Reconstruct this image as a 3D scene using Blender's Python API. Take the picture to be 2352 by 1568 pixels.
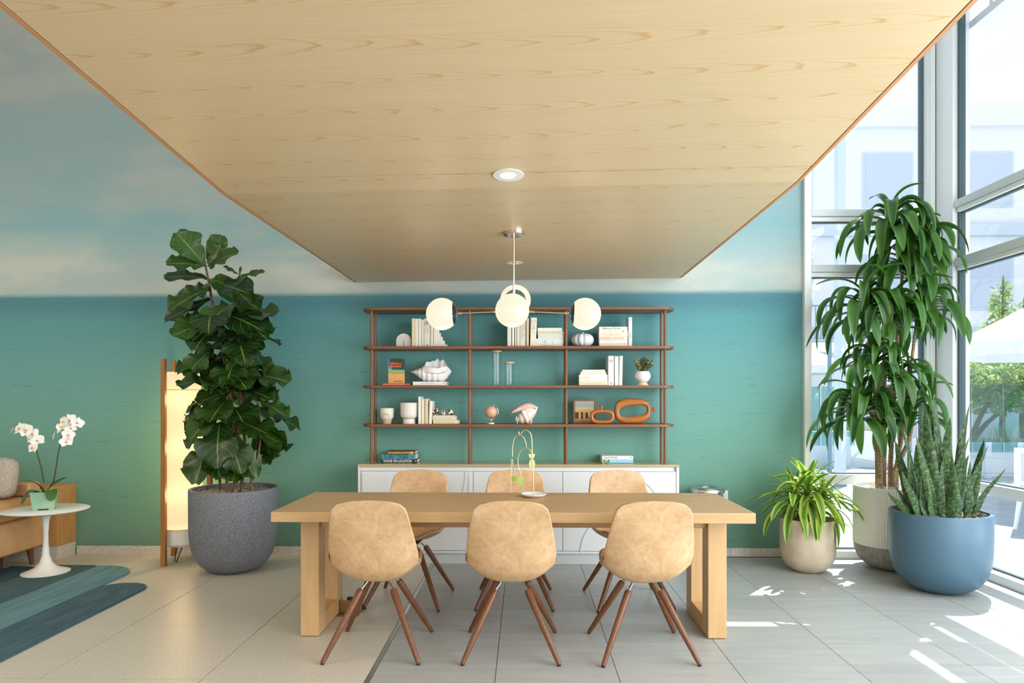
import bpy, bmesh, math, random
from mathutils import Vector, Matrix, Euler
R = random.Random(7)
C = bpy.context.scene.collection
SC = bpy.context.scene
PI = math.pi
for o in list(bpy.data.objects):
    bpy.data.objects.remove(o)

# ------------------------------------------------------------------ camera
F = 1590.0; CU = 1176.0; HOR = 915.0; CH = 1.36; YAW = 0.01824
cam = bpy.data.cameras.new('camera'); co = bpy.data.objects.new('camera', cam); C.objects.link(co)
co.location = (0, 0, CH); co.rotation_euler = (PI/2, 0, YAW)
cam.sensor_fit = 'HORIZONTAL'; cam.sensor_width = 36; cam.lens = F/2352*36
cam.shift_y = (HOR-784)/2352; cam.clip_end = 200; cam.clip_start = 0.05
SC.camera = co
# ------------------------------------------------------------------ world / sun / lights / exposure
SC.view_settings.view_transform = 'Standard'; SC.view_settings.look = 'None'
SC.view_settings.exposure = 0.15; SC.view_settings.gamma = 1.0
SC.view_settings.use_curve_mapping = False
w = bpy.data.worlds.new('sky'); SC.world = w; w.use_nodes = True
nt = w.node_tree; bg = nt.nodes['Background']
tc = nt.nodes.new('ShaderNodeTexCoord'); sep = nt.nodes.new('ShaderNodeSeparateXYZ')
rmp = nt.nodes.new('ShaderNodeValToRGB')
rmp.color_ramp.elements[0].position = 0.0; rmp.color_ramp.elements[0].color = (0.93, 0.95, 1.0, 1)
rmp.color_ramp.elements[1].position = 0.9; rmp.color_ramp.elements[1].color = (0.62, 0.78, 1.0, 1)
nt.links.new(tc.outputs['Generated'], sep.inputs[0]); nt.links.new(sep.outputs['Z'], rmp.inputs[0])
nt.links.new(rmp.outputs[0], bg.inputs[0]); bg.inputs[1].default_value = 1.25
def light(name, kind, loc, direction, energy, color, **kw):
    l = bpy.data.lights.new(name, kind); o = bpy.data.objects.new(name, l); C.objects.link(o)
    o.location = loc; o.rotation_euler = Vector(direction).to_track_quat('-Z', 'Y').to_euler()
    l.energy = energy; l.color = color
    for k, v in kw.items(): setattr(l, k, v)
    return o
light('sun', 'SUN', (8, 10, 12), (-0.41, -0.52, -1.0), 12.0, (1.0, 0.96, 0.9), angle=0.006)
# daylight from the glazed lobby front behind the photographer, and from the rest of the window wall on the right
light('lobby_daylight', 'AREA', (-0.8, -3.4, 2.2), (0, 1, 0.02), 120, (1.0, 0.97, 0.93), shape='RECTANGLE', size=6.5, size_y=3.6)
light('lounge_lamps', 'AREA', (-4.6, 1.6, 3.6), (-0.1, 0.45, -1), 50, (1.0, 0.80, 0.58), shape='RECTANGLE', size=1.6, size_y=1.2)
light('window_daylight', 'AREA', (3.42, 1.9, 1.9), (-1, 0.25, -0.05), 330, (0.94, 0.97, 1.0), shape='RECTANGLE', size=5.2, size_y=3.2)
SC.cycles.max_bounces = 8; SC.cycles.diffuse_bounces = 4; SC.cycles.transparent_max_bounces = 16
SC.cycles.sample_clamp_indirect = 4.0; SC.cycles.use_denoising = True
SC.cycles.caustics_reflective = False; SC.cycles.caustics_refractive = False

# ------------------------------------------------------------------ measuring helpers (from photo to metres, at design time)
_c, _s = math.cos(YAW), math.sin(YAW)
def ray(u, v):
    dx = (u-CU)/F
    return Vector((-_s + _c*dx, _c + _s*dx, (HOR-v)/F))
def at(u, v, Y):
    d = ray(u, v); t = Y/d.y
    return Vector((d.x*t, Y, CH+d.z*t))
def fl(u, v, z=0.0):
    d = ray(u, v); t = (z-CH)/d.z
    return Vector((d.x*t, d.y*t, z))
def X(u, Y): return at(u, 0, Y).x
def Z(v, Y, u=1176): return at(u, v, Y).z

# ------------------------------------------------------------------ mesh builder
class MB:
    def __init__(s): s.v = []; s.f = []; s.uv = {}
    def add(s, vs, fs):
        n = len(s.v); s.v += [tuple(p) for p in vs]; s.f += [tuple(i+n for i in f) for f in fs]; return s
    def box(s, x0, y0, z0, x1, y1, z1):
        return s.add([(x0,y0,z0),(x1,y0,z0),(x1,y1,z0),(x0,y1,z0),(x0,y0,z1),(x1,y0,z1),(x1,y1,z1),(x0,y1,z1)],
            [(0,3,2,1),(4,5,6,7),(0,1,5,4),(1,2,6,5),(2,3,7,6),(3,0,4,7)])
    def cone(s, a, b, ra, rb, n=12, cap=True):
        a = Vector(a); b = Vector(b); d = (b-a)
        q = d.to_track_quat('Z', 'Y'); vs = []
        for p, r in ((a, ra), (b, rb)):
            for i in range(n):
                t = 2*PI*i/n; vs.append(p + q @ Vector((r*math.cos(t), r*math.sin(t), 0)))
        fs = [(i, (i+1)%n, n+(i+1)%n, n+i) for i in range(n)]
        if cap: fs += [tuple(range(n-1, -1, -1)), tuple(range(n, 2*n))]
        return s.add(vs, fs)
    def tube(s, pts, r, n=8):
        pts = [Vector(p) for p in pts]; rs = r if isinstance(r, (list, tuple)) else [r]*len(pts)
        vs = []; q = None; prev = None
        for i, p in enumerate(pts):
            d = (pts[min(i+1, len(pts)-1)] - pts[max(i-1, 0)]).normalized()
            if q is None: q = d.to_track_quat('Z', 'Y')
            else: q = prev.rotation_difference(d) @ q
            prev = d
            for k in range(n):
                t = 2*PI*k/n; vs.append(p + q @ Vector((rs[i]*math.cos(t), rs[i]*math.sin(t), 0)))
        fs = []
        for i in range(len(pts)-1):
            for k in range(n):
                fs.append((i*n+k, i*n+(k+1)%n, (i+1)*n+(k+1)%n, (i+1)*n+k))
        m = (len(pts)-1)*n
        fs += [tuple(range(n-1, -1, -1)), tuple(range(m, m+n))]
        return s.add(vs, fs)
    def lathe(s, prof, n=32, cx=0, cy=0, rib=0.0, nrib=0, closed=False):
        vs = []; fs = []
        for (r, z) in prof:
            for k in range(n):
                t = 2*PI*k/n; rr = r
                if rib: rr = r + rib*(0.5+0.5*math.cos(nrib*t))
                vs.append((cx+rr*math.cos(t), cy+rr*math.sin(t), z))
        m = len(prof)
        for i in range(m-1 if not closed else m):
            j = (i+1) % m
            for k in range(n):
                fs.append((i*n+k, i*n+(k+1)%n, j*n+(k+1)%n, j*n+k))
        if not closed:
            if prof[0][0] > 1e-4: fs.append(tuple(range(n-1, -1, -1)))
            if prof[-1][0] > 1e-4: fs.append(tuple(range((m-1)*n, m*n)))
        return s.add(vs, fs)
    def prism(s, poly, y0, y1, axis='Y'):
        n = len(poly)
        def P(p, h):
            return (p[0], h, p[1]) if axis == 'Y' else ((p[0], p[1], h) if axis == 'Z' else (h, p[0], p[1]))
        vs = [P(p, y0) for p in poly] + [P(p, y1) for p in poly]
        fs = [(i, (i+1)%n, n+(i+1)%n, n+i) for i in range(n)] + [tuple(range(n-1, -1, -1)), tuple(range(n, 2*n))]
        return s.add(vs, fs)
    def sphere(s, c, r, nu=16, nv=10, sc=(1,1,1)):
        vs = []; fs = []
        for j in range(nv+1):
            ph = PI*j/nv
            for i in range(nu):
                t = 2*PI*i/nu
                vs.append((c[0]+r*sc[0]*math.sin(ph)*math.cos(t), c[1]+r*sc[1]*math.sin(ph)*math.sin(t), c[2]-r*sc[2]*math.cos(ph)))
        for j in range(nv):
            for i in range(nu):
                fs.append((j*nu+i, j*nu+(i+1)%nu, (j+1)*nu+(i+1)%nu, (j+1)*nu+i))
        return s.add(vs, fs)
    def grid(s, fn, nu, nv, uv=True):
        n = len(s.v); 
        for j in range(nv+1):
            for i in range(nu+1):
                s.v.append(tuple(fn(i/nu, j/nv)))
                if uv: s.uv[n+j*(nu+1)+i] = (i/nu, j/nv)
        for j in range(nv):
            for i in range(nu):
                a = n+j*(nu+1)+i
                s.f.append((a, a+1, a+nu+2, a+nu+1))
        return s
    def mesh(s, name, mat=None, smooth=True, angle=35, clean=False):
        me = bpy.data.meshes.new(name); me.from_pydata(s.v, [], s.f)
        if s.uv:
            l = me.uv_layers.new(name='UVMap')
            idx = [0]*len(me.loops); me.loops.foreach_get('vertex_index', idx)
            out = []
            for i in idx: out += list(s.uv.get(i, (0, 0)))
            l.data.foreach_set('uv', out)
        bm = bmesh.new(); bm.from_mesh(me)
        if clean: bmesh.ops.remove_doubles(bm, verts=bm.verts, dist=1e-6)
        if not s.uv: bmesh.ops.recalc_face_normals(bm, faces=bm.faces)
        bm.to_mesh(me); bm.free()
        if smooth:
            me.polygons.foreach_set('use_smooth', [True]*len(me.polygons))
            me.set_sharp_from_angle(angle=math.radians(angle))
        if mat: me.materials.append(mat)
        return me
def link(name, me, parent=None, loc=None, rot=None):
    o = bpy.data.objects.new(name, me); C.objects.link(o)
    if parent is not None: o.parent = parent
    if loc is not None: o.location = loc
    if rot is not None: o.rotation_euler = rot
    return o
def part(name, mb, mat, parent=None, bevel=0, smooth=True, angle=35, loc=None, rot=None, clean=False):
    o = link(name, mb.mesh(name, mat, smooth, angle, clean), parent, loc, rot)
    if bevel:
        b = o.modifiers.new('bevel', 'BEVEL'); b.width = bevel; b.segments = 2; b.limit_method = 'ANGLE'
    return o
def tag(o, label, cat, group=None, kind=None):
    o['label'] = label; o['category'] = cat
    if group: o['group'] = group
    if kind: o['kind'] = kind
    return o
def thing(name, label, cat, loc=(0,0,0), rz=0, group=None):
    o = bpy.data.objects.new(name, None); C.objects.link(o); o.location = loc; o.rotation_euler = (0, 0, rz)
    o.empty_display_size = 0.1
    return tag(o, label, cat, group)
def struct(name, mb, mat, parent=None, bevel=0, smooth=False):
    o = part(name, mb, mat, parent, bevel, smooth)
    if parent is None: o['kind'] = 'structure'
    return o
def copy_tree(o, parent=None):
    c = o.copy(); C.objects.link(c)
    if parent is not None: c.parent = parent
    for ch in [x for x in bpy.data.objects if x.parent == o]: copy_tree(ch, c)
    return c

# ------------------------------------------------------------------ materials
def lin(c):
    return tuple(((x/255)/12.92 if x/255 <= 0.04045 else ((x/255+0.055)/1.055)**2.4) for x in c) + (1.0,)
class M:
    """small node helper"""
    def __init__(s, name, color=(200,200,200), rough=0.5, metal=0.0, spec=0.5):
        s.m = bpy.data.materials.new(name); s.m.use_nodes = True; s.t = s.m.node_tree
        s.b = s.t.nodes['Principled BSDF']; s.b.inputs['Base Color'].default_value = lin(color)
        s.b.inputs['Roughness'].default_value = rough; s.b.inputs['Metallic'].default_value = metal
        s.b.inputs['Specular IOR Level'].default_value = spec
    def n(s, kind, **kw):
        x = s.t.nodes.new('ShaderNode'+kind)
        for k, v in kw.items():
            if k in x.inputs.keys(): x.inputs[k].default_value = v
            else: setattr(x, k, v)
        return x
    def l(s, a, b): s.t.links.new(a, b); return s
    def coord(s, kind='Object', scale=(1,1,1), rot=(0,0,0), loc=(0,0,0)):
        if kind == 'World': src = s.n('NewGeometry').outputs['Position']
        else: src = s.n('TexCoord').outputs[kind]
        mp = s.n('Mapping'); mp.inputs['Scale'].default_value = scale; mp.inputs['Rotation'].default_value = rot; mp.inputs['Location'].default_value = loc
        s.l(src, mp.inputs[0]); return mp.outputs[0]
    def noise(s, vec, scale=5, detail=3, rough=0.5, dist=0.0):
        x = s.n('TexNoise'); x.inputs['Scale'].default_value = scale; x.inputs['Detail'].default_value = detail
        x.inputs['Roughness'].default_value = rough; x.inputs['Distortion'].default_value = dist
        s.l(vec, x.inputs['Vector']); return x.outputs['Fac']
    def ramp(s, fac, stops, interp='LINEAR'):
        x = s.n('ValToRGB'); cr = x.color_ramp; cr.interpolation = interp
        while len(cr.elements) < len(stops): cr.elements.new(0.5)
        for e, (p, c) in zip(cr.elements, stops):
            e.position = p; e.color = lin(c) if len(c) == 3 else c
        s.l(fac, x.inputs[0]); return x.outputs[0]
    def mix(s, fac, a, b, mode='MIX'):
        x = s.n('Mix', data_type='RGBA', blend_type=mode)
        for sock, val in ((x.inputs[0], fac), (x.inputs[6], a), (x.inputs[7], b)):
            if isinstance(val, (int, float)): sock.default_value = val
            elif isinstance(val, tuple): sock.default_value = lin(val) if len(val) == 3 else val
            else: s.l(val, sock)
        return x.outputs[2]
    def math(s, op, a, b=0.0):
        x = s.n('Math', operation=op)
        for i, val in enumerate((a, b)):
            if isinstance(val, (int, float)): x.inputs[i].default_value = val
            else: s.l(val, x.inputs[i])
        return x.outputs[0]
    def col(s, out): s.l(out, s.b.inputs['Base Color']); return s
    def bump(s, fac, strength=0.2, dist=0.01):
        x = s.n('Bump'); x.inputs['Strength'].default_value = strength; x.inputs['Distance'].default_value = dist
        s.l(fac, x.inputs['Height']); s.l(x.outputs[0], s.b.inputs['Normal']); return s
def plain(name, color, rough=0.5, metal=0.0, spec=0.5): return M(name, color, rough, metal, spec).m
def mottled(name, c1, c2, scale=8, rough=0.6, bump=0.0, detail=4, kind='Object', lo=0.35, hi=0.65, sc=(1,1,1)):
    a = M(name, c1, rough); v = a.coord(kind, sc); f = a.noise(v, scale, detail, 0.6)
    a.col(a.ramp(f, [(lo, c1), (hi, c2)]))
    if bump: a.bump(f, bump)
    return a.m
def emit(name, color, strength):
    a = M(name, color, 0.4); a.b.inputs['Emission Color'].default_value = lin(color); a.b.inputs['Emission Strength'].default_value = strength
    return a.m
def wood(name, c1, c2, axis='X', rough=0.45, figure=4.0, kind='Object', spec=0.4, fine=1.0):
    a = M(name, c1, rough, spec=spec)
    L, S = 0.55*figure/4, 5.0*figure/4
    sc = {'X': (L, S, S), 'Y': (S, L, S), 'Z': (S, S, L)}[axis]
    v = a.coord(kind, sc)
    n1 = a.noise(v, 1.0, 1.5, 0.4)
    k = a.math('FRACT', a.math('MULTIPLY', n1, 9.0))
    tri = a.math('ABSOLUTE', a.math('SUBTRACT', k, 0.5))
    g = tuple(x*14*fine if x < 1 else x*26*fine for x in sc)
    v2 = a.coord(kind, {'X': (5*fine, 160*fine, 160*fine), 'Y': (160*fine, 5*fine, 160*fine), 'Z': (160*fine, 160*fine, 5*fine)}[axis])
    f2 = a.noise(v2, 1.0, 2, 0.6)
    c = a.ramp(tri, [(0.0, c2), (0.16, tuple((p+q)/2 for p, q in zip(c1, c2))), (0.4, c1)])
    c = a.mix(a.ramp(f2, [(0.35, (255,255,255)), (0.6, (0,0,0))]), c, c2)
    lowmix = a.mix(0.45, c1, c)
    a.col(lowmix)
    return a.m
def glassmat(name, tint=(235,245,245), refl=1.0):
    m = bpy.data.materials.new(name); m.use_nodes = True; t = m.node_tree
    t.nodes.remove(t.nodes['Principled BSDF'])
    tr = t.nodes.new('ShaderNodeBsdfTransparent'); tr.inputs[0].default_value = lin(tint)
    gl = t.nodes.new('ShaderNodeBsdfGlossy'); gl.inputs['Roughness'].default_value = 0.02
    fr = t.nodes.new('ShaderNodeLayerWeight'); fr.inputs[0].default_value = 0.5
    pw = t.nodes.new('ShaderNodeMath'); pw.operation = 'POWER'; pw.inputs[1].default_value = 5.0
    t.links.new(fr.outputs['Facing'], pw.inputs[0])
    mu = t.nodes.new('ShaderNodeMath'); mu.operation = 'MULTIPLY_ADD'; mu.inputs[1].default_value = 0.85*refl; mu.inputs[2].default_value = 0.03*refl
    mx = t.nodes.new('ShaderNodeMixShader')
    t.links.new(pw.outputs[0], mu.inputs[0]); t.links.new(mu.outputs[0], mx.inputs[0])
    t.links.new(tr.outputs[0], mx.inputs[1]); t.links.new(gl.outputs[0], mx.inputs[2])
    t.links.new(mx.outputs[0], t.nodes['Material Output'].inputs[0])
    return m
MG = glassmat('window_glass', (250,251,252))
MGUARD = glassmat('guard_glass', (205,232,232))
MCLEAR = glassmat('clear_glass', (250,252,252), 0.9)
M_WHITE = plain('white_paint', (232,233,230), 0.5)
M_CAB = plain('cabinet_white', (222,225,226), 0.35)
M_CEIL = plain('ceiling_white', (235,235,232), 0.8)
M_ALU = plain('window_aluminium', (206,216,218), 0.45, 0.0)
M_ALU2 = plain('window_frame_pale', (234,239,240), 0.45)
M_GASKET = plain('window_gasket', (70,92,98), 0.6)
M_STEEL = plain('brushed_steel', (200,200,196), 0.28, 1.0)
M_NICKEL = plain('polished_nickel', (220,212,200), 0.12, 1.0)
M_BRASS = plain('brass', (205,170,105), 0.3, 1.0)
M_DARK = plain('dark_metal', (32,32,34), 0.45)
M_RUBBER = plain('black_rubber', (22,20,20), 0.6)
M_ASH = wood('ash_veneer', (212,192,156), (178,142,94), 'X', 0.34, 3.0, 'World', 0.5, 0.8)
# crown cut veneer leaves laid side by side: parabolic flames along X in each leaf, straight grain at its edges
_a = M('ash_veneer_leaves', (214,192,154), 0.34, spec=0.5)
_p = _a.n('SeparateXYZ'); _a.l(_a.n('NewGeometry').outputs['Position'], _p.inputs[0])
_wob = _a.noise(_a.coord('World', (0.7, 1.5, 0.0)), 1.3, 2, 0.5)
_q = _a.math('ADD', _a.math('DIVIDE', _p.outputs['Y'], 0.215), _a.math('MULTIPLY', _wob, 0.9))
_cell = _a.math('FLOOR', _q); _loc = _a.math('SUBTRACT', _a.math('SUBTRACT', _q, _cell), 0.5)
_wn = _a.n('TexWhiteNoise', noise_dimensions='1D'); _a.l(_cell, _wn.inputs['W'])
_sq = _a.math('MULTIPLY', _a.math('MULTIPLY', _loc, _loc), 44.0)
_jit = _a.math('MULTIPLY', _a.noise(_a.coord('World', (2.2, 16.0, 0.0)), 1.0, 3, 0.6), 1.6)
_f = _a.math('ADD', _a.math('ADD', _a.math('MULTIPLY', _p.outputs['X'], 5.6), _sq), _a.math('ADD', _jit, _a.math('MULTIPLY', _wn.outputs['Value'], 7.0)))
_fr = _a.math('FRACT', _f)
_line = _a.ramp(_fr, [(0.0, (20,20,20)), (0.70, (60,60,60)), (0.93, (255,255,255)), (1.0, (20,20,20))])
_core = _a.ramp(_a.math('ABSOLUTE', _loc), [(0.0, (235,235,235)), (0.22, (150,150,150)), (0.40, (90,90,90)), (0.5, (110,110,110))])
_m = _a.n('Mix', data_type='RGBA', blend_type='MULTIPLY'); _m.inputs[0].default_value = 1.0; _a.l(_line, _m.inputs[6]); _a.l(_core, _m.inputs[7])
_c1 = _a.mix(_m.outputs[2], (210,188,150), (192,146,92))
_g1 = _a.noise(_a.coord('World', (2.5, 190, 1)), 1.0, 3, 0.7)
_a.col(_a.mix(_a.ramp(_g1, [(0.40, (120,120,120)), (0.60, (0,0,0))]), _c1, (184,150,104)))
M_ASH = _a.m
M_EDGE = wood('ash_edge', (198,148,104), (180,130,86), 'Y', 0.5, 3, 'World')
M_TABLE = wood('maple_table', (200,164,118), (178,138,92), 'X', 0.38, 3.2)
M_TABLEV = wood('maple_table_upright', (210,174,126), (190,150,104), 'Z', 0.42, 4.0)
M_WAL = wood('walnut_shelf', (136,90,58), (98,60,36), 'X', 0.4, 5)
M_WALV = wood('walnut_post', (138,92,62), (100,62,40), 'Z', 0.38, 8)
M_LEG = wood('walnut_leg', (124,80,52), (82,50,32), 'Z', 0.35, 10)
M_OAK = wood('oak_post', (172,118,62), (140,90,44), 'Z', 0.45, 8)
M_OAKP = wood('oak_panel', (196,150,92), (166,116,62), 'Z', 0.5, 5)
M_TERR = M('terrazzo', (205,198,184), 0.38)
_v = M_TERR.coord('World'); _f = M_TERR.noise(_v, 150, 3, 0.8); _g = M_TERR.noise(_v, 1.2, 3, 0.5)
M_TERR.col(M_TERR.mix(0.3, M_TERR.ramp(_f, [(0.34, (140,130,114)), (0.47, (200,192,176)), (0.62, (236,230,218))]), M_TERR.ramp(_g, [(0.3, (192,184,168)), (0.7, (208,202,190))])))
M_TERR = M_TERR.m
M_SKIRT = M('skirting_terrazzo', (210,205,195), 0.45); _f = M_SKIRT.noise(M_SKIRT.coord('World'), 200, 2, 0.7)
M_SKIRT.col(M_SKIRT.ramp(_f, [(0.36, (160,150,138)), (0.5, (204,198,188)), (0.66, (232,228,220))])); M_SKIRT = M_SKIRT.m
M_TILE = M('grey_porcelain', (176,176,170), 0.42)
_v = M_TILE.coord('World', (1.2, 9, 1)); _f = M_TILE.noise(_v, 2.0, 6, 0.65); _r = M_TILE.n('ObjectInfo').outputs['Random']
M_TILE.col(M_TILE.mix(0.5, M_TILE.ramp(_f, [(0.3, (148,151,148)), (0.7, (180,183,180))]), M_TILE.ramp(_r, [(0, (158,160,156)), (1, (173,176,172))])))
M_TILE = M_TILE.m
M_GROUT = plain('grout', (84,80,74), 0.9)
M_LEATHER = M('tan_leather', (205,165,118), 0.5)
_v = M_LEATHER.coord('Object'); _f = M_LEATHER.noise(_v, 16, 8, 0.75, 0.6); _g = M_LEATHER.noise(_v, 45, 4, 0.7, 0.8)
_c = M_LEATHER.ramp(_f, [(0.3, (184,142,98)), (0.5, (202,164,122)), (0.7, (214,184,146))])
M_LEATHER.col(M_LEATHER.mix(M_LEATHER.ramp(_g, [(0.45, (0,0,0)), (0.75, (120,120,120))]), _c, (232,206,168))).bump(_g, 0.08, 0.002)
M_LEATHER = M_LEATHER.m
_c = math.cos(YAW)
M_SOFA = mottled('sofa_leather', (196,150,104), (206,162,116), 6, 0.5)
M_TWEED = mottled('grey_tweed', (150,140,128), (196,188,176), 120, 0.9, 0.3)
M_MOSS = mottled('dried_moss', (120,105,88), (205,192,172), 60, 0.95, 0.6)
# ------------------------------------------------------------------ SETTING
WY = 6.0            # mural wall
XR = 3.5            # window wall on the right
# mural: printed wall covering (a sea horizon under a cloudy sky)
mu = M('ocean_mural', (80,150,140), 0.75)
geo = mu.n('NewGeometry').outputs['Position']; sp = mu.n('SeparateXYZ'); mu.l(geo, sp.inputs[0])
zz = mu.math('SUBTRACT', sp.outputs['Z'], mu.math('MULTIPLY', mu.math('SUBTRACT', sp.outputs['X'], 0.0), 0.0035))
nz = mu.noise(mu.coord('World', (6, 1, 60)), 1.5, 3, 0.6)
zz2 = mu.math('ADD', zz, mu.math('MULTIPLY', mu.math('SUBTRACT', nz, 0.5), 0.012))
HZ = 2.275
sea = mu.ramp(mu.math('DIVIDE', zz, HZ), [(0.0, (106,142,126)), (0.28, (112,160,142)), (0.5, (114,166,154)), (0.72, (106,160,158)), (0.9, (90,150,154)), (0.965, (78,130,142)), (1.0, (82,132,144))])
ww = mu.noise(mu.coord('World', (2.2, 1, 15)), 2.2, 8, 0.72, 0.3)
sea = mu.mix(mu.ramp(ww, [(0.30, (170,170,170)), (0.42, (0,0,0))]), sea, (66,110,106))
sea = mu.mix(mu.ramp(ww, [(0.56, (0,0,0)), (0.78, (100,100,100))]), sea, (136,182,170))
fine = mu.noise(mu.coord('World', (34, 1, 40)), 3.0, 4, 0.8)
sk0 = mu.ramp(mu.math('DIVIDE', mu.math('SUBTRACT', zz, HZ), 2.6), [(0.0, (190,194,184)), (0.10, (188,194,186)), (0.24, (140,176,180)), (0.34, (156,176,176)), (0.55, (160,174,172)), (0.8, (166,174,172)), (1.0, (172,176,174))])
cl = mu.noise(mu.coord('World', (0.45, 1, 1.4)), 1.6, 4, 0.5, 0.3)
sky_ = mu.mix(mu.ramp(cl, [(0.40, (170,170,170)), (0.56, (0,0,0))]), sk0, (122,166,176))
sky_ = mu.mix(mu.ramp(cl, [(0.52, (0,0,0)), (0.68, (150,150,150))]), sky_, (196,194,186))
body = mu.mix(mu.ramp(mu.math('ADD', mu.math('MULTIPLY', mu.math('SUBTRACT', zz2, HZ), 14.0), 0.5), [(0.2, (0,0,0)), (0.8, (255,255,255))]), sea, sky_)
mu.col(mu.mix(0.4, body, mu.ramp(fine, [(0.3, (40,60,60)), (0.7, (215,225,220))]), 'SOFT_LIGHT'))
mu.bump(mu.noise(mu.coord('World', (1,1,1)), 350, 2, 0.5), 0.08, 0.002)
struct('wall_back', MB().box(-7.2, WY, 0, 2.389, WY+0.15, 5.2), mu.m)
M_PLASTER = plain('wall_plaster', (226,224,218), 0.8)
struct('wall_left', MB().box(-7.35, -4, 0, -7.2, WY+0.15, 5.2), M_PLASTER)
struct('ceiling', MB().box(-7.35, -4, 5.2, 3.62, WY+0.15, 5.35), M_CEIL)
# floor
floor = struct('floor', MB().box(-7.2, -4, -0.12, 3.62, WY+0.15, -0.003), M_GROUT)
SX = -0.7555
X0, Y0 = SX, 2162/(1568.0-915)*0+3.276
tw, th = 0.602, 0.2985
tmesh = MB().box(0, 0, -0.008, tw-0.0035, th-0.003, 0).mesh('tile', M_TILE, False)
rows = [3.276+th*k for k in range(-8, 10)]
for k in range(8):
    x0 = SX+0.012+tw*k
    for y in rows:
        if y+th > WY+0.12: continue
        wdt = min(tw, 3.60-x0)
        if wdt <= 0.02: continue
        if wdt < tw-0.01:
            link('tile', MB().box(0, 0, -0.008, wdt, th-0.003, 0).mesh('tile', M_TILE, False), floor, (x0, y, 0))
        else: link('tile', tmesh, floor, (x0, y, 0))
tq = 0.795
qmesh = MB().box(0, 0, -0.008, tq-0.0045, tq-0.0045, 0).mesh('terrazzo_tile', M_TERR, False)
for i in range(1, 9):
    for j in range(-2, 5):
        y = 3.325+tq*(j-0)
        if j == 3:
            link('terrazzo_tile', MB().box(0, 0, -0.008, tq-0.003, WY-y, 0).mesh('terrazzo_tile', M_TERR, False), floor, (SX-0.012-tq*i, y, 0))
        elif j < 3: link('terrazzo_tile', qmesh, floor, (SX-0.012-tq*i, y, 0))
struct('floor_strip', MB().box(SX-0.0125, 1.0, -0.01, SX+0.0105, 5.7, 0.0008), M_STEEL, floor)
# rest of the floor towards the photographer
link('terrazzo_slab', MB().box(-7.2, -4, -0.008, SX-0.013, 1.73, 0).mesh('terrazzo_slab', M_TERR, False), floor)
link('porcelain_slab', MB().box(SX-0.010, -4, -0.008, 3.6, 0.885, 0).mesh('porcelain_slab', M_TILE, False), floor)
# skirting stones
bb = struct('baseboard_back', MB().box(-3.92, WY-0.006, 0, 2.389, WY, 0.070), M_GROUT)
xs = [-3.92, X(256, WY)] 
while xs[-1]+0.49 < 2.389: xs.append(xs[-1]+0.49)
xs.append(2.387)
for a, b in zip(xs[:-1], xs[1:]):
    struct('stone', MB().box(a+0.001, WY-0.013, 0, b-0.001, WY-0.004, 0.074), M_SKIRT, bb, 0.001)
# low panelled half wall behind the sofa, with its stone plinth
hw = thing('half_wall', 'low oak panelled half wall with stone plinth behind the sofa', 'wall', (-3.93, 5.75, 0))
hw['kind'] = 'structure'
part('oak_panel', MB().box(-3.2, 0, 0.115, 0, 0.249, 0.62), M_OAKP, hw, 0.002)
part('stone_plinth', MB().box(-3.2, 0.004, 0, -0.004, 0.249, 0.113), M_SKIRT, hw, 0.001)
# -------- windows
def bars(win, axis, lo, hi, inner, sgn, zlist):
    """horizontal bars between lo..hi along the axis; inner = room-side face, sgn = direction outwards"""
    for (z0, z1, d0, d1, mat, nm) in zlist:
        a, b = inner+sgn*d0, inner+sgn*d1
        m = MB()
        if axis == 'X': m.box(lo, min(a, b), z0, hi, max(a, b), z1)
        else: m.box(min(a, b), lo, z0, max(a, b), hi, z1)
        part(nm, m, mat, win, 0.002)
ZB = [(0.0, 0.065, -0.03, 0.22, M_ALU2, 'sill'), (0.072, 0.080, 0.05, 0.09, M_GASKET, 'gasket'),
      (0.63, 0.712, 0.0, 0.12, M_ALU2, 'rail'), (0.714, 0.722, 0.05, 0.09, M_GASKET, 'gasket'),
      (2.44, 2.50, 0.0, 0.12, M_ALU, 'mullion'), (2.403, 2.438, 0.02, 0.12, M_ALU2, 'frame_bar'), (2.393, 2.401, 0.05, 0.09, M_GASKET, 'gasket'),
      (2.915, 2.972, 0.0, 0.12, M_ALU, 'mullion'), (2.878, 2.913, 0.02, 0.12, M_ALU2, 'frame_bar'), (2.868, 2.876, 0.05, 0.09, M_GASKET, 'gasket'),
      (5.06, 5.2, 0.0, 0.12, M_ALU, 'mullion')]
PANES = [(0.081, 0.628), (0.724, 2.391), (2.502, 2.866), (2.974, 5.058)]
w1 = bpy.data.objects.new('window_1', None); C.objects.link(w1); w1['kind'] = 'structure'
WB = 5.95
bars(w1, 'X', 2.450, 3.395, WB, 1, ZB)
part('jamb', MB().box(2.390, WB, 0, 2.448, WB+0.14, 5.2), M_ALU2, w1, 0.002)
part('gasket', MB().box(3.397, WB+0.04, 0, 3.412, WB+0.09, 5.2), M_GASKET, w1)
for a, b in PANES: part('pane', MB().box(2.449, WB+0.064, a, 3.396, WB+0.072, b), MG, w1, smooth=False)
w2 = bpy.data.objects.new('window_2', None); C.objects.link(w2); w2['kind'] = 'structure'
segs = [(3.95, 5.70), (2.05, 3.87), (0.15, 1.97), (-1.75, 0.07), (-3.9, -1.83)]
for (a, b) in segs:
    bars(w2, 'Y', a, b, XR, 1, ZB)
    for p, q in PANES: part('pane', MB().box(XR+0.064, a+0.001, p, XR+0.072, b-0.001, q), MG, w2, smooth=False)
for y in (3.87, 1.97, 0.07, -1.83): part('vertical_mullion', MB().box(XR, y, 0, XR+0.12, y+0.08, 5.2), M_ALU2, w2, 0.002)
part('gasket', MB().box(XR+0.04, 5.702, 0, XR+0.09, 5.725, 5.2), M_GASKET, w2)
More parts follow.
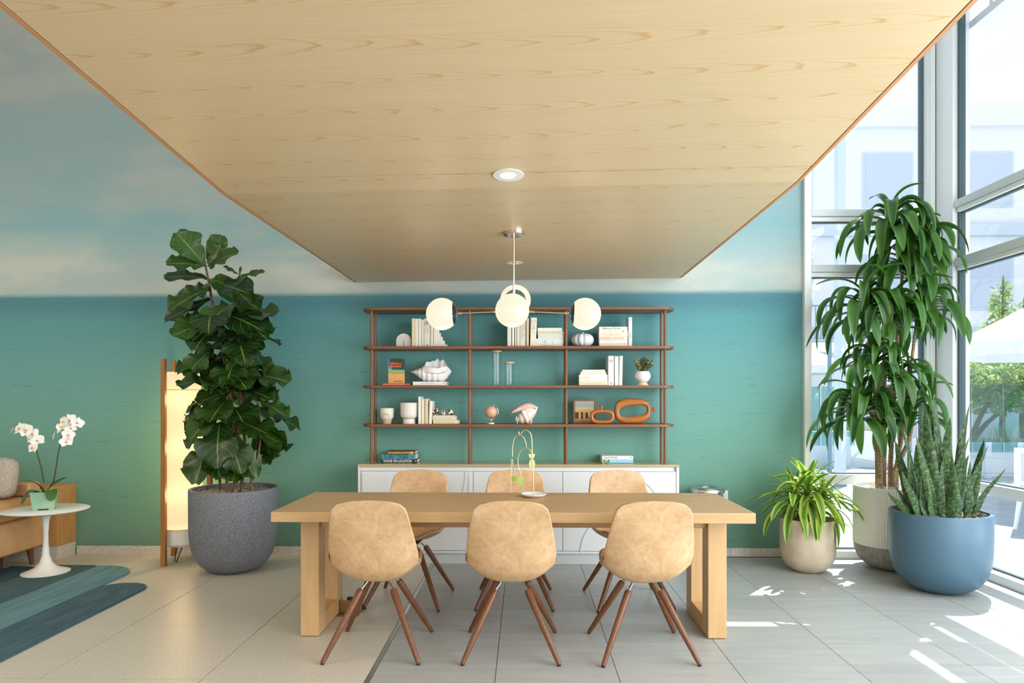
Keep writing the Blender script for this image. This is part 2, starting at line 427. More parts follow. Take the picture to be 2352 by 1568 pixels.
cp = bpy.data.objects.new('trim_1', None); C.objects.link(cp); cp['kind'] = 'structure'
part('post', MB().box(3.414, WB, 0, 3.492, WB+0.14, 5.2), M_ALU2, cp, 0.003)
part('post', MB().box(XR, 5.728, 0, XR+0.14, WB+0.14, 5.2), M_ALU2, cp, 0.003)
part('joint', MB().box(3.493, WB+0.006, 0, 3.499, WB+0.1, 5.2), M_GASKET, cp)
part('face_strip', MB().box(3.414, WB-0.006, 0, 3.450, WB-0.001, 5.2), M_ALU, cp, 0.002)
struct('wall_rear', MB().box(-7.35, -4.15, 0, 3.62, -4, 5.2), M_PLASTER)

# -------- timber soffit, slightly sloping over the table and level beyond
soff = thing('wood_soffit', 'large ash veneered ceiling panel hanging over the table', 'ceiling panel')
PL = at(820, 648, 5.98); PR = at(1560, 638, 5.98)
BL = at(517, 445, 3.36); BR = at(1829, 417, 3.42)
BL.x = PL.x*0.4+BL.x*0.6; 
NL0 = at(0, 2, 1.90); NR0 = at(2230, 0, 2.07)
def ext(b, n, y):
    t = (y-b.y)/(n.y-b.y); return b + (n-b)*t
NL = ext(BL, NL0, 0.2); NR = ext(BR, NR0, 0.2)
SL = ext(BL, NL0, 3.18); SR = ext(BR, NR0, 3.24)
def slab(mb, lows, th):
    n = len(lows); ups = [Vector((p.x, p.y, p.z+th)) for p in lows]
    mb.add(list(lows)+ups, [tuple(range(n)), tuple(range(2*n-1, n-1, -1))]+[(i, i+n, (i+1)%n+n, (i+1)%n) for i in range(n)])
gy = Vector((0, 0.005, 0))
m = MB(); slab(m, [NL, NR, SR-gy, SL-gy], 0.02); part('veneer_panel', m, M_ASH, soff, smooth=False)
m = MB(); slab(m, [SL+gy, SR+gy, BR, BL], 0.02); slab(m, [BL, BR, PR, PL], 0.02); part('veneer_panel', m, M_ASH, soff, smooth=False)
for sgn, pts in ((-1, [NL, BL, PL]), (1, [NR, BR, PR])):
    m = MB()
    for a, b in zip(pts[:-1], pts[1:]):
        o1 = Vector((sgn*0.005, 0, 0)); o2 = Vector((sgn*0.021, 0, 0)); up = Vector((0, 0, 0.16)); dn = Vector((0, 0, 0.001))
        vs = [a+o1-dn, a+o2-dn, b+o2-dn, b+o1-dn]; vs += [p+up for p in vs]
        m.add(vs, [(0,1,2,3), (7,6,5,4), (0,4,5,1), (1,5,6,2), (2,6,7,3), (3,7,4,0)])
    part('edge_board', m, M_EDGE, soff, smooth=False)
up = Vector((0, 0, 0.021))
m = MB(); slab(m, [NL+up, NR+up, BR+up, BL+up], 0.12); slab(m, [BL+up, BR+up, PR+up, PL+up], 0.12); part('black_core', m, M_DARK, soff, smooth=False)
for (x, y) in ((-1.1, 1.2), (1.0, 1.2), (-1.1, 5.2), (1.0, 5.2)):
    part('hanger_rod', MB().cone((x, y, 2.5), (x, y, 5.2), 0.006, 0.006, 6), M_STEEL, soff)
def soffz(x, y):
    if y >= 3.38:
        t = (y-3.39)/(5.98-3.39); a = BL.z+(PL.z-BL.z)*t; b = BR.z+(PR.z-BR.z)*t
    else:
        a = ext(BL, NL0, y).z; b = ext(BR, NR0, y).z
    s = (x+1.45)/(2.8); return a+(b-a)*s
def downlight(u, v, label, r=0.072):
    d = ray(u, v); t = 1.0
    for _ in range(60):
        p = Vector((d.x*t, d.y*t, CH+d.z*t)); t += (soffz(p.x, p.y)-p.z)/max(d.z, 0.05)*0.8
    z = soffz(p.x, p.y)
    o = thing('downlight', label, 'light', (p.x, p.y, z-0.0025), 0, None)
    if p.y < 3.38: o.rotation_euler = (-math.atan(0.08), 0, 0)
    part('trim_ring', MB().lathe([(r*0.52, 0.0), (r*0.56, -0.005), (r, -0.004), (r, 0.001), (r*0.52, 0.001)], 36, closed=True), M_WHITE, o)
    part('reflector', MB().lathe([(r*0.52, -0.002), (r*0.34, 0.018), (r*0.5, 0.019)], 24), emit('downlight_bowl', (255,236,190), 0.9), o)
    part('lamp', MB().lathe([(0.0, 0.0), (r*0.22, -0.001), (r*0.22, 0.006)], 16), emit('downlight_lamp', (255,230,170), 6.0), o)
    return p
downlight(1168, 400, 'round white recessed downlight in front of the chandelier')
downlight(1181.5, 602, 'round white recessed downlight behind the chandelier rod', 0.062)
# -------- outside: sun shades over the glazing
M_EXT = plain('exterior_white', (236,238,240), 0.7)
M_EXTB = plain('exterior_blue_grey', (206,217,226), 0.7)
M_EXTG = plain('exterior_grey_blue', (120,148,162), 0.7)
ev = thing('roof_overhang', 'pale slatted roof overhang outside above the right glazing', 'roof', (3.64, -3.9, 4.38))
part('overhang_slab', MB().box(0, 0, 0, 0.21, 10.1, 0.06), M_EXT, ev)
for a, b in ((0.29, 0.44), (0.55, 0.63)): part('slat', MB().box(a, 0, 0, b, 10.1, 0.06), M_EXT, ev)
for k in range(6): part('bracket', MB().box(0, 0.6+k*1.75, 0.06, 0.64, 0.64+k*1.75, 0.1), M_EXT, ev)
ev = thing('roof_overhang', 'pale slatted roof overhang outside above the rear glazing', 'roof', (1.9, 6.16, 5.6))
part('overhang_slab', MB().box(0, 0, 0, 2.4, 0.92, 0.06), M_EXT, ev)
for a, b in ((1.02, 1.25), (1.35, 1.45)): part('slat', MB().box(0, a, 0, 2.4, b, 0.06), M_EXT, ev)
for k in range(3): part('bracket', MB().box(0.4+k*0.9, 0, 0.06, 0.44+k*0.9, 1.46, 0.1), M_EXT, ev)
# ------------------------------------------------------------------ FURNITURE
# dining table
tb = thing('dining_table', 'long light maple dining table on two open loop legs', 'table', (-0.069, 4.10, 0))
TW, TD, TT = 2.598, 0.79, 0.75
part('tabletop', MB().box(-TW/2, -TD/2, TT-0.056, TW/2, TD/2, TT), M_TABLE, tb, 0.003)
part('apron', MB().box(-1.105, -0.13, TT-0.130, 1.105, 0.20, TT-0.057), M_TABLE, tb, 0.002)
for s in (-1, 1):
    x0, x1 = sorted((s*1.107, s*1.211))
    lg = bpy.data.objects.new('leg_frame', None); C.objects.link(lg); lg.parent = tb
    part('post', MB().box(x0, -0.165, 0.004, x1, -0.035, TT-0.057), M_TABLEV, lg, 0.002)
    part('post', MB().box(x0, 0.235, 0.004, x1, 0.36, TT-0.057), M_TABLEV, lg, 0.002)
    part('foot_rail', MB().box(x0, -0.0345, 0.004, x1, 0.2345, 0.099), wood('maple_rail', (214,170,114), (194,146,92), 'Y', 0.42, 4) if s < 0 else bpy.data.materials['maple_rail'], lg, 0.002)
    part('head_rail', MB().box(x0, -0.0345, TT-0.130, x1, 0.2345, TT-0.057), bpy.data.materials['maple_rail'], lg, 0.002)
    part('glide', MB().box(x0+0.01, -0.155, 0, x1-0.01, 0.35, 0.004), M_RUBBER, lg)

# shell chairs
def chair_mesh():
    prof = [(0.232, 0.436), (0.212, 0.450), (0.16, 0.440), (0.08, 0.424), (0.0, 0.410), (-0.08, 0.402), (-0.150, 0.404), (-0.205, 0.428), (-0.232, 0.478), (-0.248, 0.56), (-0.263, 0.64), (-0.280, 0.73), (-0.300, 0.822), (-0.306, 0.848)]
    P = [Vector((0, a, b)) for a, b in prof]
    L = [0]
    for a, b in zip(P[:-1], P[1:]): L.append(L[-1]+(b-a).length)
    def pt(t):
        s = t*L[-1]
        for i in range(len(P)-1):
            if s <= L[i+1]+1e-9:
                k = (s-L[i])/(L[i+1]-L[i]); return P[i].lerp(P[i+1], k)
        return P[-1]
    def W(t):
        ks = [(0, 0.192), (0.15, 0.208), (0.35, 0.226), (0.5, 0.236), (0.58, 0.236), (0.75, 0.220), (0.9, 0.200), (1.0, 0.186)]
        for (a, wa), (b, wb) in zip(ks[:-1], ks[1:]):
            if t <= b: return wa+(wb-wa)*(t-a)/(b-a)
        return ks[-1][1]
    def fn(u, v):
        # v along the profile, dense at both ends; superellipse outline
        t = 0.5-0.5*math.cos(PI*v) if False else v
        t = 0.5-0.5*math.cos(PI*v)
        t = min(max(t, 0), 1)
        e = abs(2*t-1)
        w_ = W(t)*(max(0.0, 1-e**24))**(1/2.2) if e < 1 else 0.0
        s = (u*2-1); q = pt(t)
        tan = (pt(min(t+0.01, 1))-pt(max(t-0.01, 0))).normalized()
        nrm = Vector((0, tan.z, -tan.y))          # towards the sitter
        if nrm.z < 0 and t < 0.3: nrm = -nrm
        curl = 0.055 if t < 0.2 else (0.055+0.055*min(1, (t-0.2)/0.25) if t < 0.5 else 0.11-0.108*min(1, (t-0.5)/0.42))
        k = abs(s)**2.6*curl*(w_/max(W(t), 1e-6))
        return Vector((s*w_, 0, 0))+q+nrm*k
    m = MB()
    nv, nu = 20, 48
    m.grid(lambda u, v: fn(u, v), nu, nv)
    return m
cm = chair_mesh().mesh('shell', M_LEATHER, True, 80)
def bm_flip(me):
    bm = bmesh.new(); bm.from_mesh(me); bmesh.ops.remove_doubles(bm, verts=bm.verts, dist=1e-5); bmesh.ops.recalc_face_normals(bm, faces=bm.faces); bm.to_mesh(me); bm.free()
bm_flip(cm); cm.polygons.foreach_set('use_smooth', [True]*len(cm.polygons))
legc = {}
def make_chair(label, loc, rz, legrot=0.0, legt=()):
    t = thing('shell_chair', label, 'chair', (loc[0], loc[1], 0), rz, 'tan shell chairs around the dining table')
    sh = link('shell', cm, t)
    so = sh.modifiers.new('solid', 'SOLIDIFY'); so.thickness = 0.020; so.offset = 0; so.use_even_offset = False
    part('seat_bracket', MB().box(-0.07, -0.07, 0.381, 0.07, 0.07, 0.391).cone((-0.06,0,0.384), (0.06,0,0.384), 0.008, 0.008, 8), M_STEEL, t, 0.003)
    for sx in (-1, 1):
        for sy in (-1, 1):
            q = Matrix.Rotation(legrot, 3, 'Z')
            ft = q @ Vector((sx*0.247, sy*0.252, 0.008)); tp = q @ Vector((sx*0.085, sy*0.088, 0.342)); ri = q @ Vector((sx*0.052, sy*0.054, 0.384))
            d = (tp-ft).normalized()
            key = (sx, sy, legrot)
            if key not in legc:
                legc[key] = (MB().tube([ft, ft+d*0.02, ft.lerp(tp, 0.5), tp-d*0.012, tp], [0.0115, 0.0130, 0.0168, 0.0195, 0.0155], 14).mesh('leg', M_LEG, True, 40),
                             MB().cone((ft.x, ft.y, 0), ft+d*0.006, 0.0095, 0.0098, 12).mesh('foot_cap', M_RUBBER, True, 40),
                             MB().cone(tp-d*0.004, ri, 0.0065, 0.0065, 10).mesh('steel_rod', M_STEEL, True, 40))
            a, b, c_ = legc[key]
            lo = link('leg', a, t); link('foot_cap', b, lo); link('steel_rod', c_, t)
    return t
make_chair('tan leather shell chair on near side of table, left of three backs', (-0.788, 3.775), 0.0)
make_chair('tan leather shell chair on near side of table, middle of three backs', (-0.070, 3.775), 0.0)
make_chair('stained tan leather shell chair on near side, right of three backs', (0.632, 3.775), 0.05)
make_chair('tan leather shell chair facing camera across table, at its left', (-0.775, 4.68), PI-0.08)
make_chair('tan leather shell chair facing camera across table, behind the wire mobile', (-0.065, 4.68), PI)
make_chair('tan leather shell chair facing camera across table, at its right', (0.690, 4.68), PI+0.10)

# sideboard -------------------------------------------------------
SBX0, SBX1, SBF, SBT = X(822, 5.68), X(1560, 5.68), 5.68, 0.820
sb = thing('sideboard', 'long white sideboard with beige top and relief carved doors', 'sideboard', ((SBX0+SBX1)/2, 5.83, 0))
hwid = (SBX1-SBX0)/2; fy = SBF-5.83
M_TOP = plain('beige_top', (188,166,126), 0.15, 0, 0.6)
part('top', MB().box(-hwid-0.002, fy-0.002, SBT-0.021, hwid+0.002, 0.145, SBT), M_TOP, sb, 0.001)
part('side_panel', MB().box(-hwid, fy, 0.0, -hwid+0.022, 0.14, SBT-0.022), M_CAB, sb, 0.001)
part('side_panel', MB().box(hwid-0.022, fy, 0.0, hwid, 0.14, SBT-0.022), M_CAB, sb, 0.001)
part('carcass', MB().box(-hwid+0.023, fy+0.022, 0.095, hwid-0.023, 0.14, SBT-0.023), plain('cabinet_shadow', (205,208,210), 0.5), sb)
part('top_rail', MB().box(-hwid+0.023, fy+0.012, SBT-0.056, hwid-0.045, fy+0.021, SBT-0.023), M_CAB, sb)
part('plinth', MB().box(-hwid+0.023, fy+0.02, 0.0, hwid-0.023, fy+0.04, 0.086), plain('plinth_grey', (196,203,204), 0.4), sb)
part('base_rail', MB().box(-hwid+0.023, fy+0.004, 0.088, hwid-0.023, fy+0.022, 0.108), M_CAB, sb, 0.001)
d1 = X(1086.5, SBF)-(SBX0+SBX1)/2; d2 = X(1292.7, SBF)-(SBX0+SBX1)/2
edges = [-hwid+0.024, d1, d2, hwid-0.024]
def ring_arc(cx, cz, r, a0, a1, wdt, x0, x1, z0, z1, n=40):
    m = MB(); 
    for i in range(n):
        t0 = a0+(a1-a0)*i/n; t1 = a0+(a1-a0)*(i+1)/n
        ps = [(cx+q*math.cos(t), cz+q*math.sin(t)) for q, t in ((r, t0), (r, t1), (r-wdt, t1), (r-wdt, t0))]
        mx = sum(p[0] for p in ps)/4; mz = sum(p[1] for p in ps)/4
        if x0 < mx < x1 and z0 < mz < z1: m.prism(ps, fy-0.007, fy+0.0005)
    return m
zt, zb = SBT-0.060, 0.112
for i in range(3):
    a, b = edges[i]+0.002, edges[i+1]-0.002
    d = part('door', MB().box(a, fy, zb, b, fy+0.018, zt), M_CAB, sb, 0.0015)
    if i == 0:
        r = 0.62
        part('relief_arc', ring_arc(b-0.05-r, zt, r, -PI/2, 0.0, 0.012, a, b, zb, zt-0.001), M_CAB, d)
        part('relief_panel', MB().box(a+0.010, fy-0.006, zb+0.02, a+0.232, fy+0.0005, zt-0.012), M_CAB, d, 0.002)
        part('relief_panel', MB().box(b-0.036, fy-0.006, zb+0.02, b-0.008, fy+0.0005, zt-0.012), M_CAB, d, 0.002)
    elif i == 1:
        cx = (a+b)/2
        part('relief_arc', ring_arc(cx-0.01, 0.34, 0.345, 0.15, PI-0.15, 0.011, a, b, zb, zt-0.001), M_CAB, d)
        part('relief_arc', ring_arc(cx+0.01, 0.34, 0.20, PI*1.1, PI*1.9, 0.011, a, b, zb, zt-0.001), M_CAB, d)
    else:
        part('relief_arc', ring_arc(b-0.50, zt-0.40, 0.41, -0.2, PI/2, 0.012, a, b, zb, zt-0.001), M_CAB, d)
        part('relief_arc', ring_arc(a+0.50, zb-0.02, 0.36, PI/2, PI, 0.012, a, b, zb, zt-0.001), M_CAB, d)

# shelving ----------------------------------------------------------
SY0, SY1 = 5.665, 5.975
bk = thing('shelving_unit', 'walnut shelving unit with round posts standing on the sideboard', 'shelf', (0, 5.82, SBT))
shz = [(2.0871, 0.022), (1.768, 0.022), (1.446, 0.022), (1.1275, 0.022)]
def soften(x0, x1, y0, y1, r, n=8):
    P_ = []
    for cx, cy, a0 in ((x1-r, y1-r, 0), (x0+r, y1-r, PI/2), (x0+r, y0+r, PI), (x1-r, y0+r, 1.5*PI)):
        for i in range(n+1):
            t = a0+PI/2*i/n; P_.append((cx+r*math.cos(t), cy+r*math.sin(t)))
    return P_
BX0, BX1 = X(836.5, 5.80), X(1545.5, 5.80)
for (z, t) in shz:
    part('shelf_board', MB().prism(soften(BX0, BX1, SY0-5.82, SY1-5.82, 0.11), z-SBT, z+t-SBT, 'Z'), M_WAL, bk, 0.002)
posts = [X(853.6, 5.72), X(1078.5, 5.72), X(1300.5, 5.72), X(1527.3, 5.72)]
for x in posts:
    for y in (5.72, 5.875):
        zs = [(0.0, shz[3][0]-SBT), (shz[3][0]+0.022-SBT, shz[2][0]-SBT), (shz[2][0]+0.022-SBT, shz[1][0]-SBT), (shz[1][0]+0.022-SBT, shz[0][0]-SBT)]
        m = MB()
        for a, b in zs: m.cone((x, y-5.82, a), (x, y-5.82, b), 0.0115, 0.0115, 14)
        part('post', m, M_WALV, bk)
SHT = [z+t for z, t in shz]      # upper faces, top to bottom

# chandelier ---------------------------------------------------------
CY = 4.27
cx_, cz_ = X(1180, CY), soffz(X(1180, CY), CY)
M_OPAL = emit('opal_glass', (255,236,210), 0.90)
M_OPAL.node_tree.nodes['Principled BSDF'].inputs['Base Color'].default_value = (0.10, 0.09, 0.08, 1); M_OPAL.node_tree.nodes['Principled BSDF'].inputs['Roughness'].default_value = 0.12
M_CAP = glassmat('globe_clear_cap', (150,180,186), 2.0)
ch = thing('chandelier', 'four globe nickel chandelier hanging from the timber soffit', 'chandelier', (cx_, CY, cz_))
def loc_(p): return Vector(p)-Vector((cx_, CY, cz_))
part('canopy', MB().lathe([(0.0, 0.0), (0.066, 0.0), (0.066, -0.020), (0.062, -0.023), (0.0, -0.023)], 36), M_NICKEL, ch)
hub = Vector((0, 0, Z(718, CY)-cz_+0.01))
hub2 = hub+Vector((0.0, 0, 0.075))
part('rod', MB().cone((0, 0, -0.02), hub2+Vector((0,0,0.03)), 0.0055, 0.0055, 10), M_NICKEL, ch)
part('coupling', MB().cone(hub2+Vector((0,0,0.06)), hub2-Vector((0,0,0.02)), 0.010, 0.010, 12).cone(hub2, hub, 0.006, 0.006, 8), M_NICKEL, ch)
GR = 0.099
gl = [(loc_(at(1015.5, 721, CY)), 0.099), (loc_(at(1343.5, 721, CY)), 0.099), (loc_(at(1176.5, 713, 4.02)), 0.0985), (loc_(at(1184, 689, 4.52)), 0.1)]
def arm(a, b):
    d = (b-a).normalized()
    m = MB().cone(a, b-d*0.095, 0.0045, 0.0045, 8).cone(a, a+d*0.13, 0.0085, 0.0085, 10).cone(b-d*0.125, b-d*0.09, 0.009, 0.009, 10)
    part('arm', m, M_NICKEL, ch)
for g, r in gl:
    h = hub if abs(g.x) > 0.2 else hub+Vector((0, 0, 0.055))
    arm(h, g)
    d = (h-g).normalized(); q = d.to_track_quat('Z', 'Y')
    go = bpy.data.objects.new('globe', None); C.objects.link(go); go.parent = ch; go.location = g
    go.rotation_euler = q.to_euler()
    ct = 0.70       # height where opal ends and clear cap begins (fraction of radius)
    a0 = math.acos(ct); n = 20
    op = [(r*math.sin(PI-(PI-a0)*i/n) if i else 0.0, r*math.cos(PI-(PI-a0)*i/n)) for i in range(n+1)]
    op += [(0.0, r*ct-0.004)]
    part('opal_shade', MB().lathe(op, 40), M_OPAL, go, angle=50)
    cp_ = [(r*math.sin(a0*(1-i/8)), r*math.cos(a0*(1-i/8))+0.0005) for i in range(8)]+[(0.0, r)]
    part('clear_cap', MB().lathe(cp_, 40), M_CAP, go, angle=60)
    lp = bpy.data.lights.new('globe_bulb', 'POINT'); lp.energy = 0.5; lp.color = (1.0, 0.86, 0.68); lp.shadow_soft_size = 0.09
    lo = bpy.data.objects.new('globe_bulb', lp); C.objects.link(lo); lo.parent = ch; lo.location = g-Vector((0, 0, r+0.03))
# floor lamp (paper lets part of the bulb's light through) ----------------------------------------------------------
FLX, FLY = X(419, 5.74), 5.74
fp = thing('floor_lamp', 'tall lit cylinder floor lamp in oak posts behind the grey planter', 'lamp', (FLX, FLY, 0))
M_SHADE = emit('lit_paper_shade', (255,230,186), 0.80)
_t = M_SHADE.node_tree; _tr = _t.nodes.new('ShaderNodeBsdfTransparent'); _tr.inputs[0].default_value = lin((255,236,200)); _mx = _t.nodes.new('ShaderNodeMixShader'); _mx.inputs[0].default_value = 0.3
_t.links.new(_t.nodes['Principled BSDF'].outputs[0], _mx.inputs[1]); _t.links.new(_tr.outputs[0], _mx.inputs[2]); _t.links.new(_mx.outputs[0], _t.nodes['Material Output'].inputs[0])
for _z in (0.55, 0.95, 1.35):
    _l = bpy.data.lights.new('lamp_bulb', 'POINT'); _l.energy = 9; _l.color = (1.0, 0.80, 0.48); _l.shadow_soft_size = 0.05
    _o = bpy.data.objects.new('lamp_bulb', _l); C.objects.link(_o); _o.parent = fp; _o.location = (0, 0, _z)
M_SHADE.node_tree.nodes['Principled BSDF'].inputs['Base Color'].default_value = (0.2, 0.16, 0.11, 1)
zs0, zs1 = Z(1210, FLY, 419), Z(855, FLY, 419)
pr = []
for i in range(15):
    t = i/14; pr.append((0.140+0.016*math.sin(PI*min(1, t*1.1)), zs0+(zs1-zs0)*t))
part('paper_shade', MB().lathe(pr, 40), M_SHADE, fp, angle=50)
part('white_canister', MB().lathe([(0.0, Z(1253, FLY)), (0.115, Z(1253, FLY)), (0.136, Z(1250, FLY)+0.01), (0.140, zs0-0.004), (0.0, zs0-0.004)], 36), M_WHITE, fp)
part('wire_ring', MB().tube([(0.157*math.cos(2*PI*i/32), 0.157*math.sin(2*PI*i/32), Z(895, FLY)) for i in range(33)], 0.0022, 6), M_BRASS, fp)
part('wire_ring', MB().tube([(0.147*math.cos(2*PI*i/32), 0.147*math.sin(2*PI*i/32), zs0) for i in range(33)], 0.0022, 6), M_BRASS, fp)
pf, pt_ = fl(366, 1305), at(376, 824, 5.56)
def rpost(a, b, w_=0.019):
    a = Vector(a)-Vector((FLX, FLY, 0)); b = Vector(b)-Vector((FLX, FLY, 0)); m = MB()
    vs = [a+Vector((sx*w_, sy*w_, 0)) for sx, sy in ((-1,-1),(1,-1),(1,1),(-1,1))]+[b+Vector((sx*w_*0.9, sy*w_*0.9, 0)) for sx, sy in ((-1,-1),(1,-1),(1,1),(-1,1))]
    m.add(vs, [(0,3,2,1),(4,5,6,7),(0,1,5,4),(1,2,6,5),(2,3,7,6),(3,0,4,7)])
    part('oak_post', m, M_OAK, fp, 0.002)
rpost((pf.x, 5.56, 0), (pt_.x, 5.56, pt_.z))
b2 = at(400, 828, 5.93); rpost((X(398, 5.93), 5.93, 0), (b2.x, 5.93, b2.z), 0.015)
b3 = at(474, 828, 5.72); rpost((X(484, 5.72)+0.01, 5.72, 0), (b3.x, 5.72, b3.z), 0.019)
part('hairpin_foot', MB().tube([(-0.02, -0.05, Z(1252, FLY)), (-0.035, -0.06, 0.01), (-0.02, -0.06, 0.006), (0.03, -0.05, Z(1252, FLY))], 0.004, 6), M_DARK, fp)
for z in (Z(895, FLY), zs0): part('wire_clip', MB().cone((pf.x-FLX+0.01, -0.17, z), (-0.12, -0.09, z), 0.002, 0.002, 6), M_BRASS, fp)

# sofa ------------------------------------------------------------------
sf = thing('sofa', 'tan leather sofa partly in frame in front of the half wall', 'sofa', (-4.0, 4.7, 0))
part('seat_base', MB().box(-0.92, -1.1, 0.137, 0, 1.0, 0.40), M_SOFA, sf, 0.02)
part('seat_cushion', MB().box(-0.90, -1.08, 0.402, 0.004, 0.995, 0.56), M_SOFA, sf, 0.025)
part('arm', MB().box(-0.92, 0.86, 0.562, -0.03, 0.998, 0.675), M_SOFA, sf, 0.02)
part('back_cushion', MB().box(-0.92, -1.08, 0.562, -0.62, 0.85, 0.84), M_SOFA, sf, 0.04)
part('plinth', MB().box(-0.86, -1.0, 0.0, -0.14, 0.72, 0.136), plain('sofa_plinth', (84,52,34), 0.5), sf)
for (x, y) in ((-0.055, 0.90), (-0.055, -1.0), (-0.86, 0.9), (-0.86, -1.0)):
    part('leg', MB().cone((x+0.012, y+0.01, 0.0), (x, y, 0.136), 0.016, 0.028, 12), M_LEG, sf)
pc = part('cushion', MB().sphere((0, 0, 0), 1, 24, 16), M_TWEED)
for v in pc.data.vertices:
    x, y, z = v.co; f = lambda a, p=0.42: math.copysign(abs(a)**p, a)
    v.co = (0.23*f(x), 0.075*f(y, 0.8), 0.165*f(z))
pc.location = (-4.265, 5.44, 0.728); pc.rotation_euler = (math.radians(-9), 0, math.radians(-6))
tag(pc, 'grey tweed cushion leaning on the tan sofa', 'cushion'); pc.name = 'cushion'

# rug (rounded stripes laid side by side) ----------------------------------
rug = thing('area_rug', 'teal striped rug with rounded lobes under the white side table', 'rug', (-3.44, 4.2, 0))
def lobe(x0, x1, y0, y1, r, top_left=True):
    P_ = [(x0, y0), (x1, y0)]; n = 14
    for i in range(n+1):
        t = PI/2*i/n; P_.append((x1-r+r*math.cos(t), y1-r+r*math.sin(t)))
    if top_left:
        for i in range(n+1):
            t = PI/2+PI/2*i/n; P_.append((x0+r+r*math.cos(t), y1-r+r*math.sin(t)))
    else: P_.append((x0, y1))
    return P_
def rugmat(name, a, b):
    m = M(name, a, 0.95); f = m.noise(m.coord('World', (9, 1.2, 1)), 2.2, 5, 0.65); g = m.noise(m.coord('World'), 160, 2, 0.6)
    m.col(m.mix(0.25, m.ramp(f, [(0.3, a), (0.7, b)]), m.ramp(g, [(0.3, a), (0.7, b)]))); m.bump(g, 0.4, 0.003); return m.m
rs = [(-3.056, -2.70, 5.02, 0.26, (44,68,82), (76,112,124), True), (-3.44, -3.06, 5.53, 0.30, (76,116,126), (114,154,162), False),
      (-3.83, -3.444, 5.545, 0.05, (48,76,84), (76,108,112), False), (-4.13, -3.834, 5.50, 0.2, (30,66,80), (52,92,106), False)]
for i, (x0, x1, y1, r, ca, cb, tl) in enumerate(rs):
    x1_, y1_ = x1, y1
    poly = lobe(x0+3.44, x1+3.44, 2.4-4.2, y1-4.2, r, tl) if not tl else lobe(x0+3.44, x1+3.44, 2.4-4.2, y1-4.2, 0.17, True)
    part('rug_stripe', MB().prism(poly, 0.0005, 0.012+0.0006*(i%2), 'Z'), rugmat('rug_%d' % i, ca, cb), rug)

# tulip side table --------------------------------------------------------------
tx, ty = X(105, 5.3)-0.0, 5.30
st = thing('side_table', 'round white pedestal side table carrying the orchid', 'table', (tx, ty, 0))
zt_ = 0.0128
part('pedestal', MB().lathe([(0.0, zt_), (0.165, zt_), (0.165, zt_+0.006), (0.13, 0.030), (0.075, 0.055), (0.045, 0.09), (0.026, 0.15), (0.019, 0.24), (0.018, 0.32), (0.024, 0.41), (0.036, 0.455), (0.06, 0.478), (0.0, 0.482)], 40), M_WHITE, st, angle=60)
part('tabletop', MB().lathe([(0.0, 0.482), (0.24, 0.484), (0.285, 0.492), (0.297, 0.500), (0.292, 0.505), (0.0, 0.505)], 56), M_WHITE, st, angle=60)
# orchid
OX, OY, OZ = X(103, 5.28), 5.28, 0.5055
orc = thing('potted_orchid', 'white orchid with two arching stems in a celadon pot', 'plant', (OX, OY, OZ), math.radians(26))
M_CEL = mottled('celadon_glaze', (134,176,146), (158,196,166), 9, 0.22)
def sqring(w_, z): return [(-w_, -w_, z), (w_, -w_, z), (w_, w_, z), (-w_, w_, z)]
m = MB(); rings = [sqring(0.070, 0.012), sqring(0.084, 0.134), sqring(0.087, 0.141), sqring(0.077, 0.141), sqring(0.074, 0.118)]
vs = [p for r_ in rings for p in r_]; fs = [(3, 2, 1, 0)]
for i in range(4):
    for k in range(4): fs.append((i*4+k, i*4+(k+1)%4, (i+1)*4+(k+1)%4, (i+1)*4+k))
fs.append((16, 17, 18, 19)); m.add(vs, fs)
for sx in (-1, 1):
    for sy in (-1, 1): m.box(sx*0.052-0.018, sy*0.052-0.018, 0, sx*0.052+0.018, sy*0.052+0.018, 0.013)
part('square_pot', m, M_CEL, orc, 0.003)
m = MB()
for i in range(90):
    a, b = R.uniform(-0.068, 0.068), R.uniform(-0.068, 0.068)
    m.sphere((a, b, 0.119+R.uniform(0, 0.016)), R.uniform(0.006, 0.011), 6, 4, (1, 0.6, 0.6))
o = part('bark_chips', m, M_MOSS, orc); o['kind'] = 'stuff'
def px(u, v, Y=OY-0.02): return at(u, v, Y)
inv = Matrix.Translation((OX, OY, OZ)) @ Matrix.Rotation(math.radians(26), 4, 'Z'); inv = inv.inverted()
def L_(p): return inv @ Vector(p)
def bez(pts, n=8):
    out = []
    pts = [Vector(p) for p in pts]; P_ = [pts[0]]+list(pts)+[pts[-1]]
    for i in range(1, len(P_)-2):
        for k in range(n):
            t = k/n; a, b, c, d = P_[i-1], P_[i], P_[i+1], P_[i+2]
            out.append(0.5*((2*b)+(c-a)*t+(2*a-5*b+4*c-d)*t*t+(3*b-a-3*c+d)*t*t*t))
    out.append(P_[-2]); return out
M_STEM = plain('orchid_stem', (52,50,32), 0.5)
s1 = [L_(px(*q)) for q in ((101, 1108), (96, 1080), (88, 1050), (79, 1018), (72, 1002), (56, 990), (38, 984))]
s2 = [L_(px(*q)) for q in ((121, 1112), (127, 1085), (133, 1045), (143, 1000), (151, 980), (166, 968), (176, 972))]
part('flower_stem', MB().tube(bez(s1), [0.005-0.003*i/48 for i in range(49)], 7), M_STEM, orc)
part('flower_stem', MB().tube(bez(s2), [0.005-0.003*i/48 for i in range(49)], 7), M_STEM, orc)
